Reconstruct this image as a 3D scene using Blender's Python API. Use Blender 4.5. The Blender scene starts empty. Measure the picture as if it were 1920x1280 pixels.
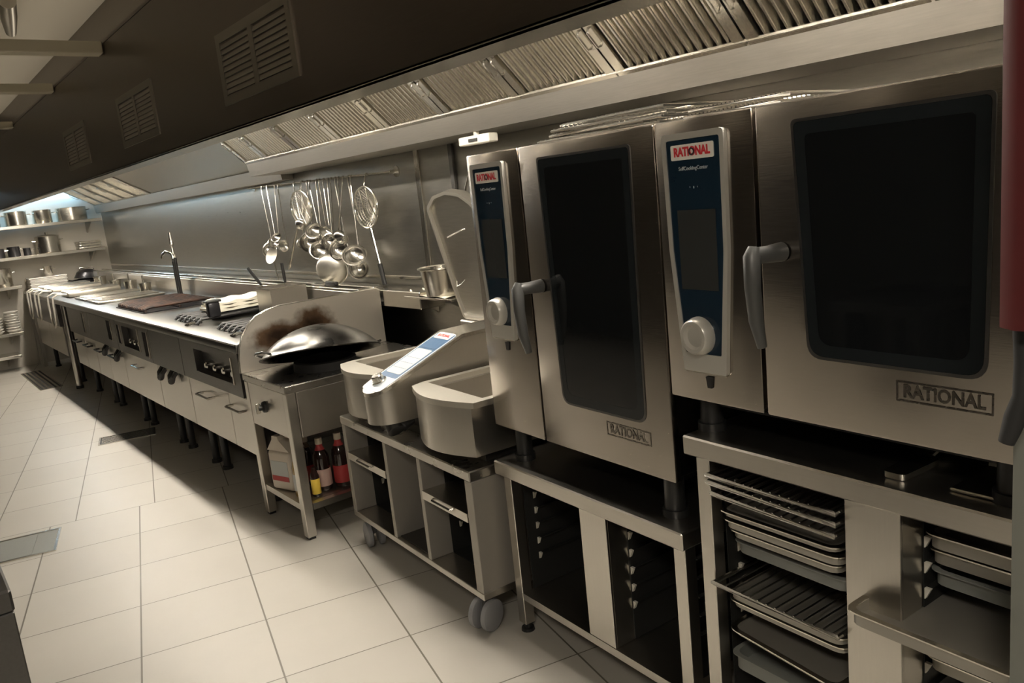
import bpy, bmesh, math, random
from mathutils import Vector, Matrix
random.seed(7)
PI = math.pi
sc = bpy.context.scene
C = sc.collection
A_NEAR = math.radians(-3.7)

# ------------------------------------------------------------------ materials
M = {}
def newmat(name):
    m = bpy.data.materials.new(name); m.use_nodes = True
    nt = m.node_tree; b = nt.nodes['Principled BSDF']
    M[name] = m
    return m, nt, b
def plain(name, col, rough=.5, metal=0., coat=0., spec=None, bumpy=0., bscale=60):
    m, nt, b = newmat(name)
    b.inputs['Base Color'].default_value = (*col, 1)
    b.inputs['Roughness'].default_value = rough
    b.inputs['Metallic'].default_value = metal
    if coat: b.inputs['Coat Weight'].default_value = coat
    if spec is not None: b.inputs['Specular IOR Level'].default_value = spec
    tc = nt.nodes.new('ShaderNodeTexCoord'); n = nt.nodes.new('ShaderNodeTexNoise')
    n.inputs['Scale'].default_value = bscale
    nt.links.new(tc.outputs['Object'], n.inputs['Vector'])
    mr = nt.nodes.new('ShaderNodeMapRange')
    mr.inputs['To Min'].default_value = max(0, rough-.05); mr.inputs['To Max'].default_value = rough+.06
    nt.links.new(n.outputs['Fac'], mr.inputs['Value']); nt.links.new(mr.outputs['Result'], b.inputs['Roughness'])
    if bumpy:
        bp = nt.nodes.new('ShaderNodeBump'); bp.inputs['Strength'].default_value = bumpy; bp.inputs['Distance'].default_value = .01
        nt.links.new(n.outputs['Fac'], bp.inputs['Height']); nt.links.new(bp.outputs['Normal'], b.inputs['Normal'])
    return m
def steel(name, col, rough, stretch=(40, 40, 2), var=.08, cvar=.12, wave=0.0):
    m, nt, b = newmat(name)
    b.inputs['Metallic'].default_value = 1.0
    tc = nt.nodes.new('ShaderNodeTexCoord')
    mp = nt.nodes.new('ShaderNodeMapping'); mp.inputs['Scale'].default_value = stretch
    nt.links.new(tc.outputs['Object'], mp.inputs['Vector'])
    n = nt.nodes.new('ShaderNodeTexNoise'); n.inputs['Scale'].default_value = 6; n.inputs['Detail'].default_value = 5
    nt.links.new(mp.outputs['Vector'], n.inputs['Vector'])
    mr = nt.nodes.new('ShaderNodeMapRange'); mr.inputs['To Min'].default_value = rough-var; mr.inputs['To Max'].default_value = rough+var
    nt.links.new(n.outputs['Fac'], mr.inputs['Value']); nt.links.new(mr.outputs['Result'], b.inputs['Roughness'])
    cr = nt.nodes.new('ShaderNodeMix'); cr.data_type = 'RGBA'
    cr.inputs['A'].default_value = (*[c*(1-cvar) for c in col], 1); cr.inputs['B'].default_value = (*[min(1, c*(1+cvar)) for c in col], 1)
    nt.links.new(n.outputs['Fac'], cr.inputs['Factor']); nt.links.new(cr.outputs['Result'], b.inputs['Base Color'])
    bp = nt.nodes.new('ShaderNodeBump'); bp.inputs['Strength'].default_value = .03; bp.inputs['Distance'].default_value = .002
    nt.links.new(n.outputs['Fac'], bp.inputs['Height'])
    last = bp
    if wave:
        n2 = nt.nodes.new('ShaderNodeTexNoise'); n2.inputs['Scale'].default_value = 2.2
        nt.links.new(tc.outputs['Object'], n2.inputs['Vector'])
        b2 = nt.nodes.new('ShaderNodeBump'); b2.inputs['Strength'].default_value = wave; b2.inputs['Distance'].default_value = .02
        nt.links.new(n2.outputs['Fac'], b2.inputs['Height']); nt.links.new(bp.outputs['Normal'], b2.inputs['Normal']); last = b2
    nt.links.new(last.outputs['Normal'], b.inputs['Normal'])
    return m
def emit(name, col, strength):
    m, nt, b = newmat(name)
    b.inputs['Base Color'].default_value = (*col, 1)
    b.inputs['Emission Color'].default_value = (*col, 1)
    b.inputs['Emission Strength'].default_value = strength
    return m

steel('steel', (.64, .61, .56), .30, (40, 40, 2), .04, .04)
steel('steel_h', (.60, .57, .52), .30, (40, 2, 40), .05, .06)
steel('steel_bright', (.72, .69, .62), .22, (30, 30, 3))
steel('steel_polished', (.74, .72, .67), .2, (6, 6, 6), .04, .06)
steel('steel_satin', (.64, .61, .56), .32, (40, 2, 40), .06, .08)
steel('steel_oven', (.335, .305, .272), .23, (3, 3, 60), .06, .08)
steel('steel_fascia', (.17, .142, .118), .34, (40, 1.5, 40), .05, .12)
steel('steel_wall', (.43, .42, .385), .31, (1.2, 2, 20), .07, .14, .05)
steel('steel_gutter', (.44, .415, .37), .40, (40, 2, 40))
steel('steel_plain', (.50, .48, .44), .28, (3, 3, 3), .03, .04)
steel('steel_top', (.19, .188, .178), .30, (2, 8, 8), .05, .08)
steel('steel_rim', (.78, .75, .68), .42, (20, 20, 20), .04, .05)
steel('steel_dark', (.16, .155, .15), .38, (30, 4, 30))
steel('steel_mesh', (.66, .62, .54), .4)
steel('tray_zinc', (.30, .30, .29), .4, (10, 10, 10))
plain('tray_grey', (.20, .205, .19), .5)
plain('tray_dull', (.36, .34, .30), .38, .6)
plain('black_plastic', (.018, .018, .018), .38)
plain('black_rubber', (.02, .02, .02), .7)
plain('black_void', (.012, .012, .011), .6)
plain('grey_plastic', (.075, .075, .073), .38)
plain('grey_wheel', (.27, .27, .28), .5)
plain('glass_black', (.006, .007, .008), .06, coat=.2)
plain('glass_edge', (.013, .016, .018), .12)
plain('panel_blue', (.006, .019, .036), .24, coat=.3)
plain('panel_blue_light', (.05, .12, .23), .35, coat=.2)
plain('panel_pale', (.50, .55, .60), .4)
plain('panel_white', (.50, .52, .50), .5)
plain('display_dark', (.035, .037, .036), .2, coat=.3)
plain('knob_silver', (.58, .56, .51), .3, .4)
plain('logo_white', (.78, .75, .68), .45)
plain('logo_red', (.55, .02, .03), .5)
plain('text_white', (.62, .64, .64), .5)
plain('clip_pale', (.62, .59, .52), .5)
plain('handle_pale', (.72, .68, .60), .35, .3)
plain('emboss', (.25, .228, .204), .27, 1.)
plain('steel_dull', (.40, .375, .335), .45, .5)
plain('white_box', (.80, .77, .68), .5)
plain('cream_cloth', (.82, .78, .66), .9, bumpy=.5, bscale=40)
plain('red_paint', (.10, .010, .011), .5)
plain('post_grey', (.20, .205, .18), .6)
plain('bottle_dark', (.022, .010, .008), .12, coat=.5)
plain('bottle_cap', (.62, .55, .42), .5)
plain('label_red', (.40, .04, .04), .5)
plain('label_pink', (.66, .46, .40), .55)
plain('label_yellow', (.85, .60, .08), .5)
plain('jug_white', (.62, .55, .46), .45)
plain('jug_brown', (.15, .10, .06), .4)
plain('green_plastic', (.03, .12, .04), .4)
plain('oil_amber', (.30, .20, .07), .25, coat=.4)
plain('grout_seal', (.03, .028, .025), .7)
plain('wall_beige', (.50, .47, .41), .6, bumpy=.05)
plain('wall_dark', (.060, .055, .050), .6)
plain('ceiling_paint', (.62, .58, .50), .8, bumpy=.04)
plain('beam_paint', (.55, .50, .38), .7)
plain('plate_white', (.80, .77, .72), .25, coat=.3)
plain('pot_dark', (.05, .05, .055), .3, .7)
emit('hood_lamp', (1.0, .91, .78), 200.0)
emit('aisle_lamp', (1.0, .86, .66), .8)
emit('near_lamp', (1.0, .91, .78), 85.0)  # for the nearest added lamp, stronger to brighten the stands
emit('cool_lamp', (.40, .70, 1.0), 80.0)

emit('up_lamp', (1.0, .88, .70), 4.0)
def mat_rust():
    m, nt, b = newmat('guard_scorched')
    b.inputs['Metallic'].default_value = .9; b.inputs['Roughness'].default_value = .38
    tc = nt.nodes.new('ShaderNodeTexCoord'); sx = nt.nodes.new('ShaderNodeSeparateXYZ')
    nt.links.new(tc.outputs['Object'], sx.inputs['Vector'])
    def mth(op, a, bb=None):
        n = nt.nodes.new('ShaderNodeMath'); n.operation = op
        for i, v in enumerate((a, bb)):
            if v is None: continue
            if isinstance(v, (int, float)): n.inputs[i].default_value = v
            else: nt.links.new(v, n.inputs[i])
        return n.outputs[0]
    # two heat scorch marks left by the burner, in the plate's own coordinates
    def blob(cx, cz, rx, rz):
        dx = mth('DIVIDE', mth('SUBTRACT', sx.outputs['X'], cx), rx); dz = mth('DIVIDE', mth('SUBTRACT', sx.outputs['Z'], cz), rz)
        r = mth('SQRT', mth('ADD', mth('MULTIPLY', dx, dx), mth('MULTIPLY', dz, dz)))
        return mth('SUBTRACT', 1.0, r)
    nz = nt.nodes.new('ShaderNodeTexNoise'); nz.inputs['Scale'].default_value = 22; nz.inputs['Detail'].default_value = 6
    nt.links.new(tc.outputs['Object'], nz.inputs['Vector'])
    v = mth('MAXIMUM', mth('MAXIMUM', blob(.21, .15, .16, .085), blob(.41, .165, .14, .115)), blob(.31, .13, .25, .09))
    v = mth('ADD', v, mth('MULTIPLY', mth('SUBTRACT', nz.outputs['Fac'], .5), .55))
    cr = nt.nodes.new('ShaderNodeValToRGB')
    e = cr.color_ramp.elements
    e[0].position = .0; e[0].color = (.58, .54, .48, 1); e[1].position = .85; e[1].color = (.03, .018, .012, 1)
    k = cr.color_ramp.elements.new(.42); k.color = (.12, .075, .045, 1)
    nt.links.new(v, cr.inputs['Fac']); nt.links.new(cr.outputs['Color'], b.inputs['Base Color'])
mat_rust()

def mat_grill():
    m, nt, b = newmat('grill_rusty')
    b.inputs['Roughness'].default_value = .55; b.inputs['Metallic'].default_value = .4
    tc = nt.nodes.new('ShaderNodeTexCoord'); nz = nt.nodes.new('ShaderNodeTexNoise'); nz.inputs['Scale'].default_value = 9
    nt.links.new(tc.outputs['Object'], nz.inputs['Vector'])
    cr = nt.nodes.new('ShaderNodeValToRGB'); e = cr.color_ramp.elements
    e[0].position = .35; e[0].color = (.018, .014, .013, 1); e[1].position = .65; e[1].color = (.075, .038, .026, 1)
    nt.links.new(nz.outputs['Fac'], cr.inputs['Fac']); nt.links.new(cr.outputs['Color'], b.inputs['Base Color'])
mat_grill()

def mat_wok():
    m, nt, b = newmat('wok_steel')
    b.inputs['Metallic'].default_value = 1.0
    tc = nt.nodes.new('ShaderNodeTexCoord'); nz = nt.nodes.new('ShaderNodeTexNoise'); nz.inputs['Scale'].default_value = 7; nz.inputs['Detail'].default_value = 8
    nt.links.new(tc.outputs['Object'], nz.inputs['Vector'])
    cr = nt.nodes.new('ShaderNodeValToRGB'); e = cr.color_ramp.elements
    e[0].position = .38; e[0].color = (.035, .034, .032, 1); e[1].position = .66; e[1].color = (.16, .155, .145, 1)
    nt.links.new(nz.outputs['Fac'], cr.inputs['Fac']); nt.links.new(cr.outputs['Color'], b.inputs['Base Color'])
    mr = nt.nodes.new('ShaderNodeMapRange'); mr.inputs['To Min'].default_value = .18; mr.inputs['To Max'].default_value = .42
    nt.links.new(nz.outputs['Fac'], mr.inputs['Value']); nt.links.new(mr.outputs['Result'], b.inputs['Roughness'])
mat_wok()

def mat_floor():
    m, nt, b = newmat('floor_tiles')
    tc = nt.nodes.new('ShaderNodeTexCoord'); mp = nt.nodes.new('ShaderNodeMapping')
    mp.inputs['Rotation'].default_value = (0, 0, math.radians(13.6))
    nt.links.new(tc.outputs['Object'], mp.inputs['Vector'])
    sx = nt.nodes.new('ShaderNodeSeparateXYZ'); nt.links.new(mp.outputs['Vector'], sx.inputs['Vector'])
    def mth(op, a, bb=None, cc=None):
        n = nt.nodes.new('ShaderNodeMath'); n.operation = op
        for i, v in enumerate((a, bb, cc)):
            if v is None: continue
            if isinstance(v, (int, float)): n.inputs[i].default_value = v
            else: nt.links.new(v, n.inputs[i])
        return n.outputs[0]
    u, v = sx.outputs['X'], sx.outputs['Y']
    far = mth('GREATER_THAN', v, 4.69)
    un = mth('DIVIDE', mth('ADD', u, .243), .4325); uf = mth('DIVIDE', mth('ADD', u, .166), .39)
    uu = mth('ADD', mth('MULTIPLY', uf, far), mth('MULTIPLY', un, mth('SUBTRACT', 1.0, far)))
    vv = mth('DIVIDE', mth('SUBTRACT', v, 2.545), .429)
    def line(w, sz, half):
        f = mth('FRACT', w); d = mth('MINIMUM', f, mth('SUBTRACT', 1.0, f))
        return mth('LESS_THAN', mth('MULTIPLY', d, sz), half)
    g = mth('MAXIMUM', line(uu, .43, .0030), line(vv, .43, .0022))
    # per tile tone
    cmb = nt.nodes.new('ShaderNodeCombineXYZ')
    nt.links.new(mth('FLOOR', uu), cmb.inputs['X']); nt.links.new(mth('FLOOR', vv), cmb.inputs['Y'])
    wn = nt.nodes.new('ShaderNodeTexWhiteNoise'); wn.noise_dimensions = '3D'; nt.links.new(cmb.outputs['Vector'], wn.inputs['Vector'])
    nz = nt.nodes.new('ShaderNodeTexNoise'); nz.inputs['Scale'].default_value = 3.5; nz.inputs['Detail'].default_value = 6
    nt.links.new(tc.outputs['Object'], nz.inputs['Vector'])
    t = mth('ADD', mth('MULTIPLY', wn.outputs['Value'], .35), mth('MULTIPLY', nz.outputs['Fac'], .65))
    cr = nt.nodes.new('ShaderNodeValToRGB'); e = cr.color_ramp.elements
    e[0].position = .2; e[0].color = (.40, .378, .335, 1); e[1].position = .8; e[1].color = (.47, .447, .40, 1)
    nt.links.new(t, cr.inputs['Fac'])
    mx = nt.nodes.new('ShaderNodeMix'); mx.data_type = 'RGBA'
    nt.links.new(g, mx.inputs['Factor']); nt.links.new(cr.outputs['Color'], mx.inputs['A']); mx.inputs['B'].default_value = (.12, .105, .08, 1)
    nt.links.new(mx.outputs['Result'], b.inputs['Base Color'])
    mr = nt.nodes.new('ShaderNodeMapRange'); mr.inputs['To Min'].default_value = .34; mr.inputs['To Max'].default_value = .5
    nt.links.new(nz.outputs['Fac'], mr.inputs['Value']); nt.links.new(mr.outputs['Result'], b.inputs['Roughness'])
    bp = nt.nodes.new('ShaderNodeBump'); bp.inputs['Strength'].default_value = .4; bp.inputs['Distance'].default_value = .002
    nt.links.new(mth('SUBTRACT', 1.0, g), bp.inputs['Height']); nt.links.new(bp.outputs['Normal'], b.inputs['Normal'])
mat_floor()

# ------------------------------------------------------------------ mesh helpers
def nb(): return bmesh.new()
def box(bm, x0, x1, y0, y1, z0, z1, bev=0., seg=1, mtx=None):
    vs = [bm.verts.new((x, y, z)) for x in (x0, x1) for y in (y0, y1) for z in (z0, z1)]
    idx = [(0, 1, 3, 2), (4, 6, 7, 5), (0, 4, 5, 1), (2, 3, 7, 6), (0, 2, 6, 4), (1, 5, 7, 3)]
    fs = [bm.faces.new([vs[i] for i in f]) for f in idx]
    out = vs
    if bev > 0:
        es = list({e for f in fs for e in f.edges})
        r = bmesh.ops.bevel(bm, geom=es, offset=bev, segments=seg, profile=.5, affect='EDGES')
        out = list({v for f in r['faces'] for v in f.verts} | {v for v in vs if v.is_valid})
    if mtx is not None:
        for v in out: v.co = mtx @ v.co
    return out
def tube(bm, pts, r, seg=8, caps=True, closed=False):
    pts = [Vector(p) for p in pts]; n = len(pts)
    rr = r if isinstance(r, (list, tuple)) else [r]*n
    rings = []; up = None
    for i, p in enumerate(pts):
        if closed: t = (pts[(i+1) % n]-pts[i-1])
        else: t = (pts[min(i+1, n-1)]-pts[max(i-1, 0)])
        t.normalize()
        if up is None:
            a = Vector((0, 0, 1)) if abs(t.z) < .9 else Vector((1, 0, 0))
            up = t.cross(a).normalized()
        else:
            up = (up-t*up.dot(t)).normalized()
        w = t.cross(up)
        rings.append([bm.verts.new(p+(up*math.cos(2*PI*k/seg)+w*math.sin(2*PI*k/seg))*rr[i]) for k in range(seg)])
    m = n if closed else n-1
    for i in range(m):
        a, b = rings[i], rings[(i+1) % n]
        for k in range(seg): bm.faces.new((a[k], a[(k+1) % seg], b[(k+1) % seg], b[k]))
    if caps and not closed:
        bm.faces.new(rings[0][::-1]); bm.faces.new(rings[-1])
def cyl(bm, p0, p1, r0, r1=None, seg=20):
    tube(bm, [p0, p1], [r0, r0 if r1 is None else r1], seg)
def lathe(bm, prof, seg=28, mtx=None, a0=0, a1=2*PI):
    full = abs(a1-a0-2*PI) < 1e-6
    n = seg if full else seg+1
    rows = []
    for r, z in prof:
        if r < 1e-6:
            v = bm.verts.new((0, 0, z)); rows.append([v]*n)
        else:
            rows.append([bm.verts.new((r*math.cos(a0+(a1-a0)*k/seg), r*math.sin(a0+(a1-a0)*k/seg), z)) for k in range(n)])
    for a, b in zip(rows, rows[1:]):
        for k in range(seg):
            q = [a[k], a[(k+1) % n], b[(k+1) % n], b[k]]
            q2 = []
            for v in q:
                if v not in q2: q2.append(v)
            if len(q2) > 2:
                try: bm.faces.new(q2)
                except ValueError: pass
    if mtx is not None:
        for v in {v for r in rows for v in r}: v.co = mtx @ v.co
def prism(bm, pts, d0, d1, axis='x'):
    """extrude a 2D outline: axis x -> pts are (y,z); y -> (x,z); z -> (x,y)"""
    def P(p, d): return {'x': (d, p[0], p[1]), 'y': (p[0], d, p[1]), 'z': (p[0], p[1], d)}[axis]
    a = [bm.verts.new(P(p, d0)) for p in pts]; b = [bm.verts.new(P(p, d1)) for p in pts]
    n = len(pts)
    bm.faces.new(a); bm.faces.new(b[::-1])
    for i in range(n): bm.faces.new((a[i], b[i], b[(i+1) % n], a[(i+1) % n]))
def ring_prism(bm, outer, inner, d0, d1, axis='x'):
    def P(p, d): return {'x': (d, p[0], p[1]), 'y': (p[0], d, p[1]), 'z': (p[0], p[1], d)}[axis]
    n = len(outer)
    oa = [bm.verts.new(P(p, d0)) for p in outer]; ob = [bm.verts.new(P(p, d1)) for p in outer]
    ia = [bm.verts.new(P(p, d0)) for p in inner]; ib = [bm.verts.new(P(p, d1)) for p in inner]
    for i in range(n):
        j = (i+1) % n
        bm.faces.new((oa[i], ob[i], ob[j], oa[j])); bm.faces.new((ia[j], ib[j], ib[i], ia[i]))
        bm.faces.new((oa[j], ia[j], ia[i], oa[i])); bm.faces.new((ob[i], ib[i], ib[j], ob[j]))
def rpoly(pts, r, n=5):
    out = []; N = len(pts)
    rs = r if isinstance(r, (list, tuple)) else [r]*N
    for i in range(N):
        p = Vector(pts[i]); a = (Vector(pts[i-1])-p); b = (Vector(pts[(i+1) % N])-p)
        rad = rs[i]
        if rad <= 0: out += [tuple(p)]*(n+1); continue
        ang = a.angle(b); d = min(rad/math.tan(ang/2), a.length*.49, b.length*.49)
        a.normalize(); b.normalize()
        s, e = p+a*d, p+b*d
        for k in range(n+1):
            t = k/n; out.append(tuple((1-t)**2*s+2*t*(1-t)*p+t*t*e))
    return out
def inset(pts, d):
    c = Vector((sum(p[0] for p in pts)/len(pts), sum(p[1] for p in pts)/len(pts)))
    w = max(abs(p[0]-c.x) for p in pts); h = max(abs(p[1]-c.y) for p in pts)
    return [(c.x+(p[0]-c.x)*(w-d)/w, c.y+(p[1]-c.y)*(h-d)/h) for p in pts]
def obj(name, bm, mat, parent=None, ang=35, label=None):
    me = bpy.data.meshes.new(name)
    bmesh.ops.recalc_face_normals(bm, faces=bm.faces)
    bm.to_mesh(me); bm.free()
    for p in me.polygons: p.use_smooth = True
    me.set_sharp_from_angle(angle=math.radians(ang))
    me.materials.append(M[mat])
    o = bpy.data.objects.new(name, me); C.objects.link(o)
    if parent: o.parent = parent
    if label: o['label'] = label
    return o
def tag(o, label, cat, group=None):
    o['label'] = label; o['category'] = cat
    if group: o['group'] = group
    return o
def thing(name, label, cat, loc=(0, 0, 0), rz=0., group=None):
    o = bpy.data.objects.new(name, None); C.objects.link(o)
    o.empty_display_size = .05
    o.location = loc; o.rotation_euler = (0, 0, rz)
    return tag(o, label, cat, group)
def struct(name, bm, mat):
    o = obj(name, bm, mat); o['kind'] = 'structure'; return o
def N(x, y, z=0.):
    c, s = math.cos(A_NEAR), math.sin(A_NEAR)
    return (c*x-s*y, s*x+c*y, z)
def near(name, label, cat, x, y, z, group=None, extra=0.):
    return thing(name, label, cat, N(x, y, z), A_NEAR+extra, group)
def copy_tree(o, parent=None):
    c = o.copy(); C.objects.link(c); c.parent = parent
    for ch in list(o.children): copy_tree(ch, c)
    return c
def text_mesh(name, body, size, mat, parent, mtx, bold=0., depth=.0006, sx=1.):
    cu = bpy.data.curves.new(name, 'FONT'); cu.body = body; cu.size = size
    cu.align_x = 'CENTER'; cu.align_y = 'CENTER'; cu.offset = bold; cu.extrude = depth; cu.resolution_u = 3
    t = bpy.data.objects.new(name, cu); C.objects.link(t)
    dg = bpy.context.evaluated_depsgraph_get()
    me = bpy.data.meshes.new_from_object(t.evaluated_get(dg))
    bpy.data.objects.remove(t, do_unlink=True); bpy.data.curves.remove(cu)
    me.transform(mtx @ Matrix.Diagonal((sx, 1, 1, 1)))
    me.materials.clear(); me.materials.append(M[mat])
    o = bpy.data.objects.new(name, me); C.objects.link(o); o.parent = parent
    return o
def faceX(x, y, z):   # text plane facing -x, reading towards -y
    return Matrix(((0, 0, -1, x), (-1, 0, 0, y), (0, 1, 0, z), (0, 0, 0, 1)))

# ------------------------------------------------------------------ camera
cam = bpy.data.cameras.new('camera'); co = bpy.data.objects.new('camera', cam); C.objects.link(co)
F_, P_, R_, Y_ = 1505., math.radians(10.85), math.radians(-5.95), math.radians(37.5)
cam.sensor_width = 36; cam.lens = F_/1920*36; cam.clip_start = .05
r = Vector((math.cos(Y_), -math.sin(Y_), 0)); fh = Vector((math.sin(Y_), math.cos(Y_), 0))
f = fh*math.cos(P_)-Vector((0, 0, 1))*math.sin(P_); u = r.cross(f)
rr = r*math.cos(R_)+u*math.sin(R_); uu = u*math.cos(R_)-r*math.sin(R_)
mw = Matrix((rr, uu, -f)).transposed().to_4x4(); mw.translation = (0, 0, 1.5)
co.matrix_world = mw
sc.camera = co

# ------------------------------------------------------------------ setting
ZC = 2.8
bm = nb(); box(bm, -2.0, 2.4, -2.2, 11.15, -.1, 0); struct('floor', bm, 'floor_tiles')
bm = nb(); box(bm, -2.0, 2.4, -2.2, 11.15, ZC, ZC+.1); struct('ceiling', bm, 'ceiling_paint')
bm = nb(); box(bm, 2.3, 2.4, -2.1, 11.05, 0, ZC); struct('wall_right', bm, 'steel_wall')
bm = nb(); box(bm, -1.9, 2.3, 11.05, 11.15, 0, ZC); struct('wall_back', bm, 'wall_beige')
bm = nb(); box(bm, -2.0, -1.9, -2.1, 11.05, 0, ZC); struct('wall_left', bm, 'wall_dark')
bm = nb(); box(bm, -1.9, 2.3, -2.2, -2.1, 0, ZC); struct('wall_front', bm, 'wall_dark')
# joint strip between the wall's steel sheets and the angle over the range
bm = nb(); box(bm, 2.286, 2.3, 3.62, 3.66, .95, 1.76, .003); struct('trim_1', bm, 'steel_bright')
bm = nb(); box(bm, 2.28, 2.3, 3.30, 3.33, 0, 1.76, .003); struct('trim_2', bm, 'steel_dark')
bm = nb(); box(bm, 2.285, 2.3, 3.66, 11.0, 1.055, 1.075, .003); struct('trim_3', bm, 'steel_bright')
# grey post at the right edge, beside the ovens
p0 = [N(1.14, .495), N(1.33, .495), N(1.33, .34), N(1.14, .34)]
bm = nb(); prism(bm, [(p[0], p[1]) for p in p0], 0, ZC, 'z'); struct('trim_4', bm, 'post_grey')
# ceiling beams
for i, (y0, z0, z1) in enumerate(((4.31, 2.32, 2.375), (5.62, 2.34, 2.39), (7.4, 2.34, 2.39))):
    bm = nb(); box(bm, -1.9, 1.045, y0, y0+.09, z0, z1, .004); struct('trim_%d' % (5+i), bm, 'beam_paint')

# ------------------------------------------------------------------ extractor hood
def hood():
    t = thing('extractor_hood', 'long dark steel extractor hood running above the whole cooking line', 'extractor hood', (1.05, 0, 1.79))
    ox, oz = 1.05, 1.79
    def L(bm, x0, x1, y0, y1, z0, z1, bev=0.): box(bm, x0-ox, x1-ox, y0, y1, z0-oz, z1-oz, bev)
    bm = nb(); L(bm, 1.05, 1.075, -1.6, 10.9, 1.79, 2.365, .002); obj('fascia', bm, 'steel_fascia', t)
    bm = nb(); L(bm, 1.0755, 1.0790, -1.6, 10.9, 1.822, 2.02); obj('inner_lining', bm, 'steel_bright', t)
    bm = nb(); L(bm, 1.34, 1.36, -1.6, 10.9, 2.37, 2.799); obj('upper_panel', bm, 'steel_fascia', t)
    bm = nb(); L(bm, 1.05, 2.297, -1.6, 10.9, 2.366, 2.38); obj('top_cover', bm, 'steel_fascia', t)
    bm = nb()
    prism(bm, [(0, 0), (.115, 0), (.115, .03), (.108, .03), (.108, .006), (0, .006)], -1.6, 10.9, 'y')
    obj('lip', bm, 'steel_bright', t)
    bm = nb(); L(bm, 1.08, 1.80, -1.6, 10.9, 2.03, 2.045); L(bm, 1.08, 2.29, -1.6, 10.9, 2.30, 2.31); obj('inner_ceiling', bm, 'steel_satin', t)
    # gutter under the near filters
    bm = nb()
    prism(bm, [(1.985-ox, 1.82-oz), (2.0-ox, 1.735-oz), (2.29-ox, 1.735-oz), (2.29-ox, 1.75-oz), (2.014-ox, 1.75-oz), (2.0-ox, 1.82-oz)], -1.6, 5.19, 'y')
    obj('gutter', bm, 'steel_gutter', t)
    bm = nb(); L(bm, 1.972, 2.0, -1.6, 5.19, 1.8205, 1.831, .002); obj('gutter_rim', bm, 'steel_bright', t)
    bm = nb()
    prism(bm, [(2.20-ox, 1.79-oz), (2.215-ox, 1.70-oz), (2.293-ox, 1.70-oz), (2.293-ox, 1.79-oz)], 5.20, 10.9, 'y')
    obj('rear_gutter', bm, 'steel_gutter', t)
    # end plate of the near bank, blank panel further on
    bm = nb()
    prism(bm, [(1.98-ox, 1.815-oz), (2.29-ox, 1.735-oz), (2.29-ox, 2.3-oz), (1.70-ox, 2.3-oz), (1.70-ox, 2.1-oz)], 5.19, 5.205, 'y')
    obj('end_plate', bm, 'steel_h', t)
    bm = nb()
    prism(bm, [(1.78-ox, 2.035-oz), (2.21-ox, 1.792-oz), (2.22-ox, 1.80-oz), (1.80-ox, 2.05-oz)], 5.205, 8.3, 'y')
    obj('blank_panel', bm, 'steel_satin', t)
    # grease filters
    def filt(y0, y1, bx, bz, tx, tz):
        dx, dz = tx-bx, tz-bz; ln = math.hypot(dx, dz); ux, uz = dx/ln, dz/ln; nx_, nz_ = -uz, ux  # normal
        if nx_ > 0: nx_, nz_ = -nx_, -nz_
        def Q(s, n, y): return (bx-ox+ux*s+nx_*n, y, bz-oz+uz*s+nz_*n)
        bm = nb()
        def slab(ya, yb, s0, s1, n0, n1):
            vs = [bm.verts.new(Q(s, n, y)) for y in (ya, yb) for s in (s0, s1) for n in (n0, n1)]
            for q in [(0, 1, 3, 2), (4, 6, 7, 5), (0, 4, 5, 1), (2, 3, 7, 6), (0, 2, 6, 4), (1, 5, 7, 3)]: bm.faces.new([vs[i] for i in q])
        g = .004
        slab(y0+g, y0+.042, 0, ln, 0, .016); slab(y1-.042, y1-g, 0, ln, 0, .016)
        slab(y0+.042, y1-.042, 0, .016, 0, .016); slab(y0+.042, y1-.042, ln-.02, ln, 0, .016)
        slab(y0+.042, y1-.042, 0, ln, -.03, -.026)
        fo = obj('grease_filter', bm, 'steel_bright', t)
        bm = nb(); n = max(2, int(round((y1-y0-.084)/.0335)))
        for k in range(n):
            y = y0+.042+(y1-y0-.084)*(k+.5)/n; w = .0105
            pr = [(-w, -.014), (-w*.75, .002), (-w*.3, .010), (w*.3, .010), (w*.75, .002), (w, -.014)]
            a = [bm.verts.new(Q(.012, h, y+e)) for e, h in pr]; b = [bm.verts.new(Q(ln-.012, h, y+e)) for e, h in pr]
            for i in range(5): bm.faces.new((a[i], a[i+1], b[i+1], b[i]))
            bm.faces.new(a[::-1]); bm.faces.new(b)
        obj('baffle', bm, 'steel_bright', fo)
        for yy in (y0+.022, y1-.022):
            bm = nb()
            tube(bm, [Q(ln*.40, .016, yy), Q(ln*.42, .030, yy), Q(ln*.60, .030, yy), Q(ln*.62, .016, yy)], .004, 6)
            obj('handle', bm, 'steel_polished', fo)
    ys = [1.386+.494*k for k in range(-4, 8)]
    for a, b in zip(ys, ys[1:]): filt(a, b, 2.0, 1.822, 1.765, 2.05)
    filt(4.844, 5.185, 2.0, 1.822, 1.765, 2.05)
    for k in range(5): filt(8.32+.5*k, 8.32+.5*(k+1), 2.21, 1.80, 1.80, 2.04)
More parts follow.
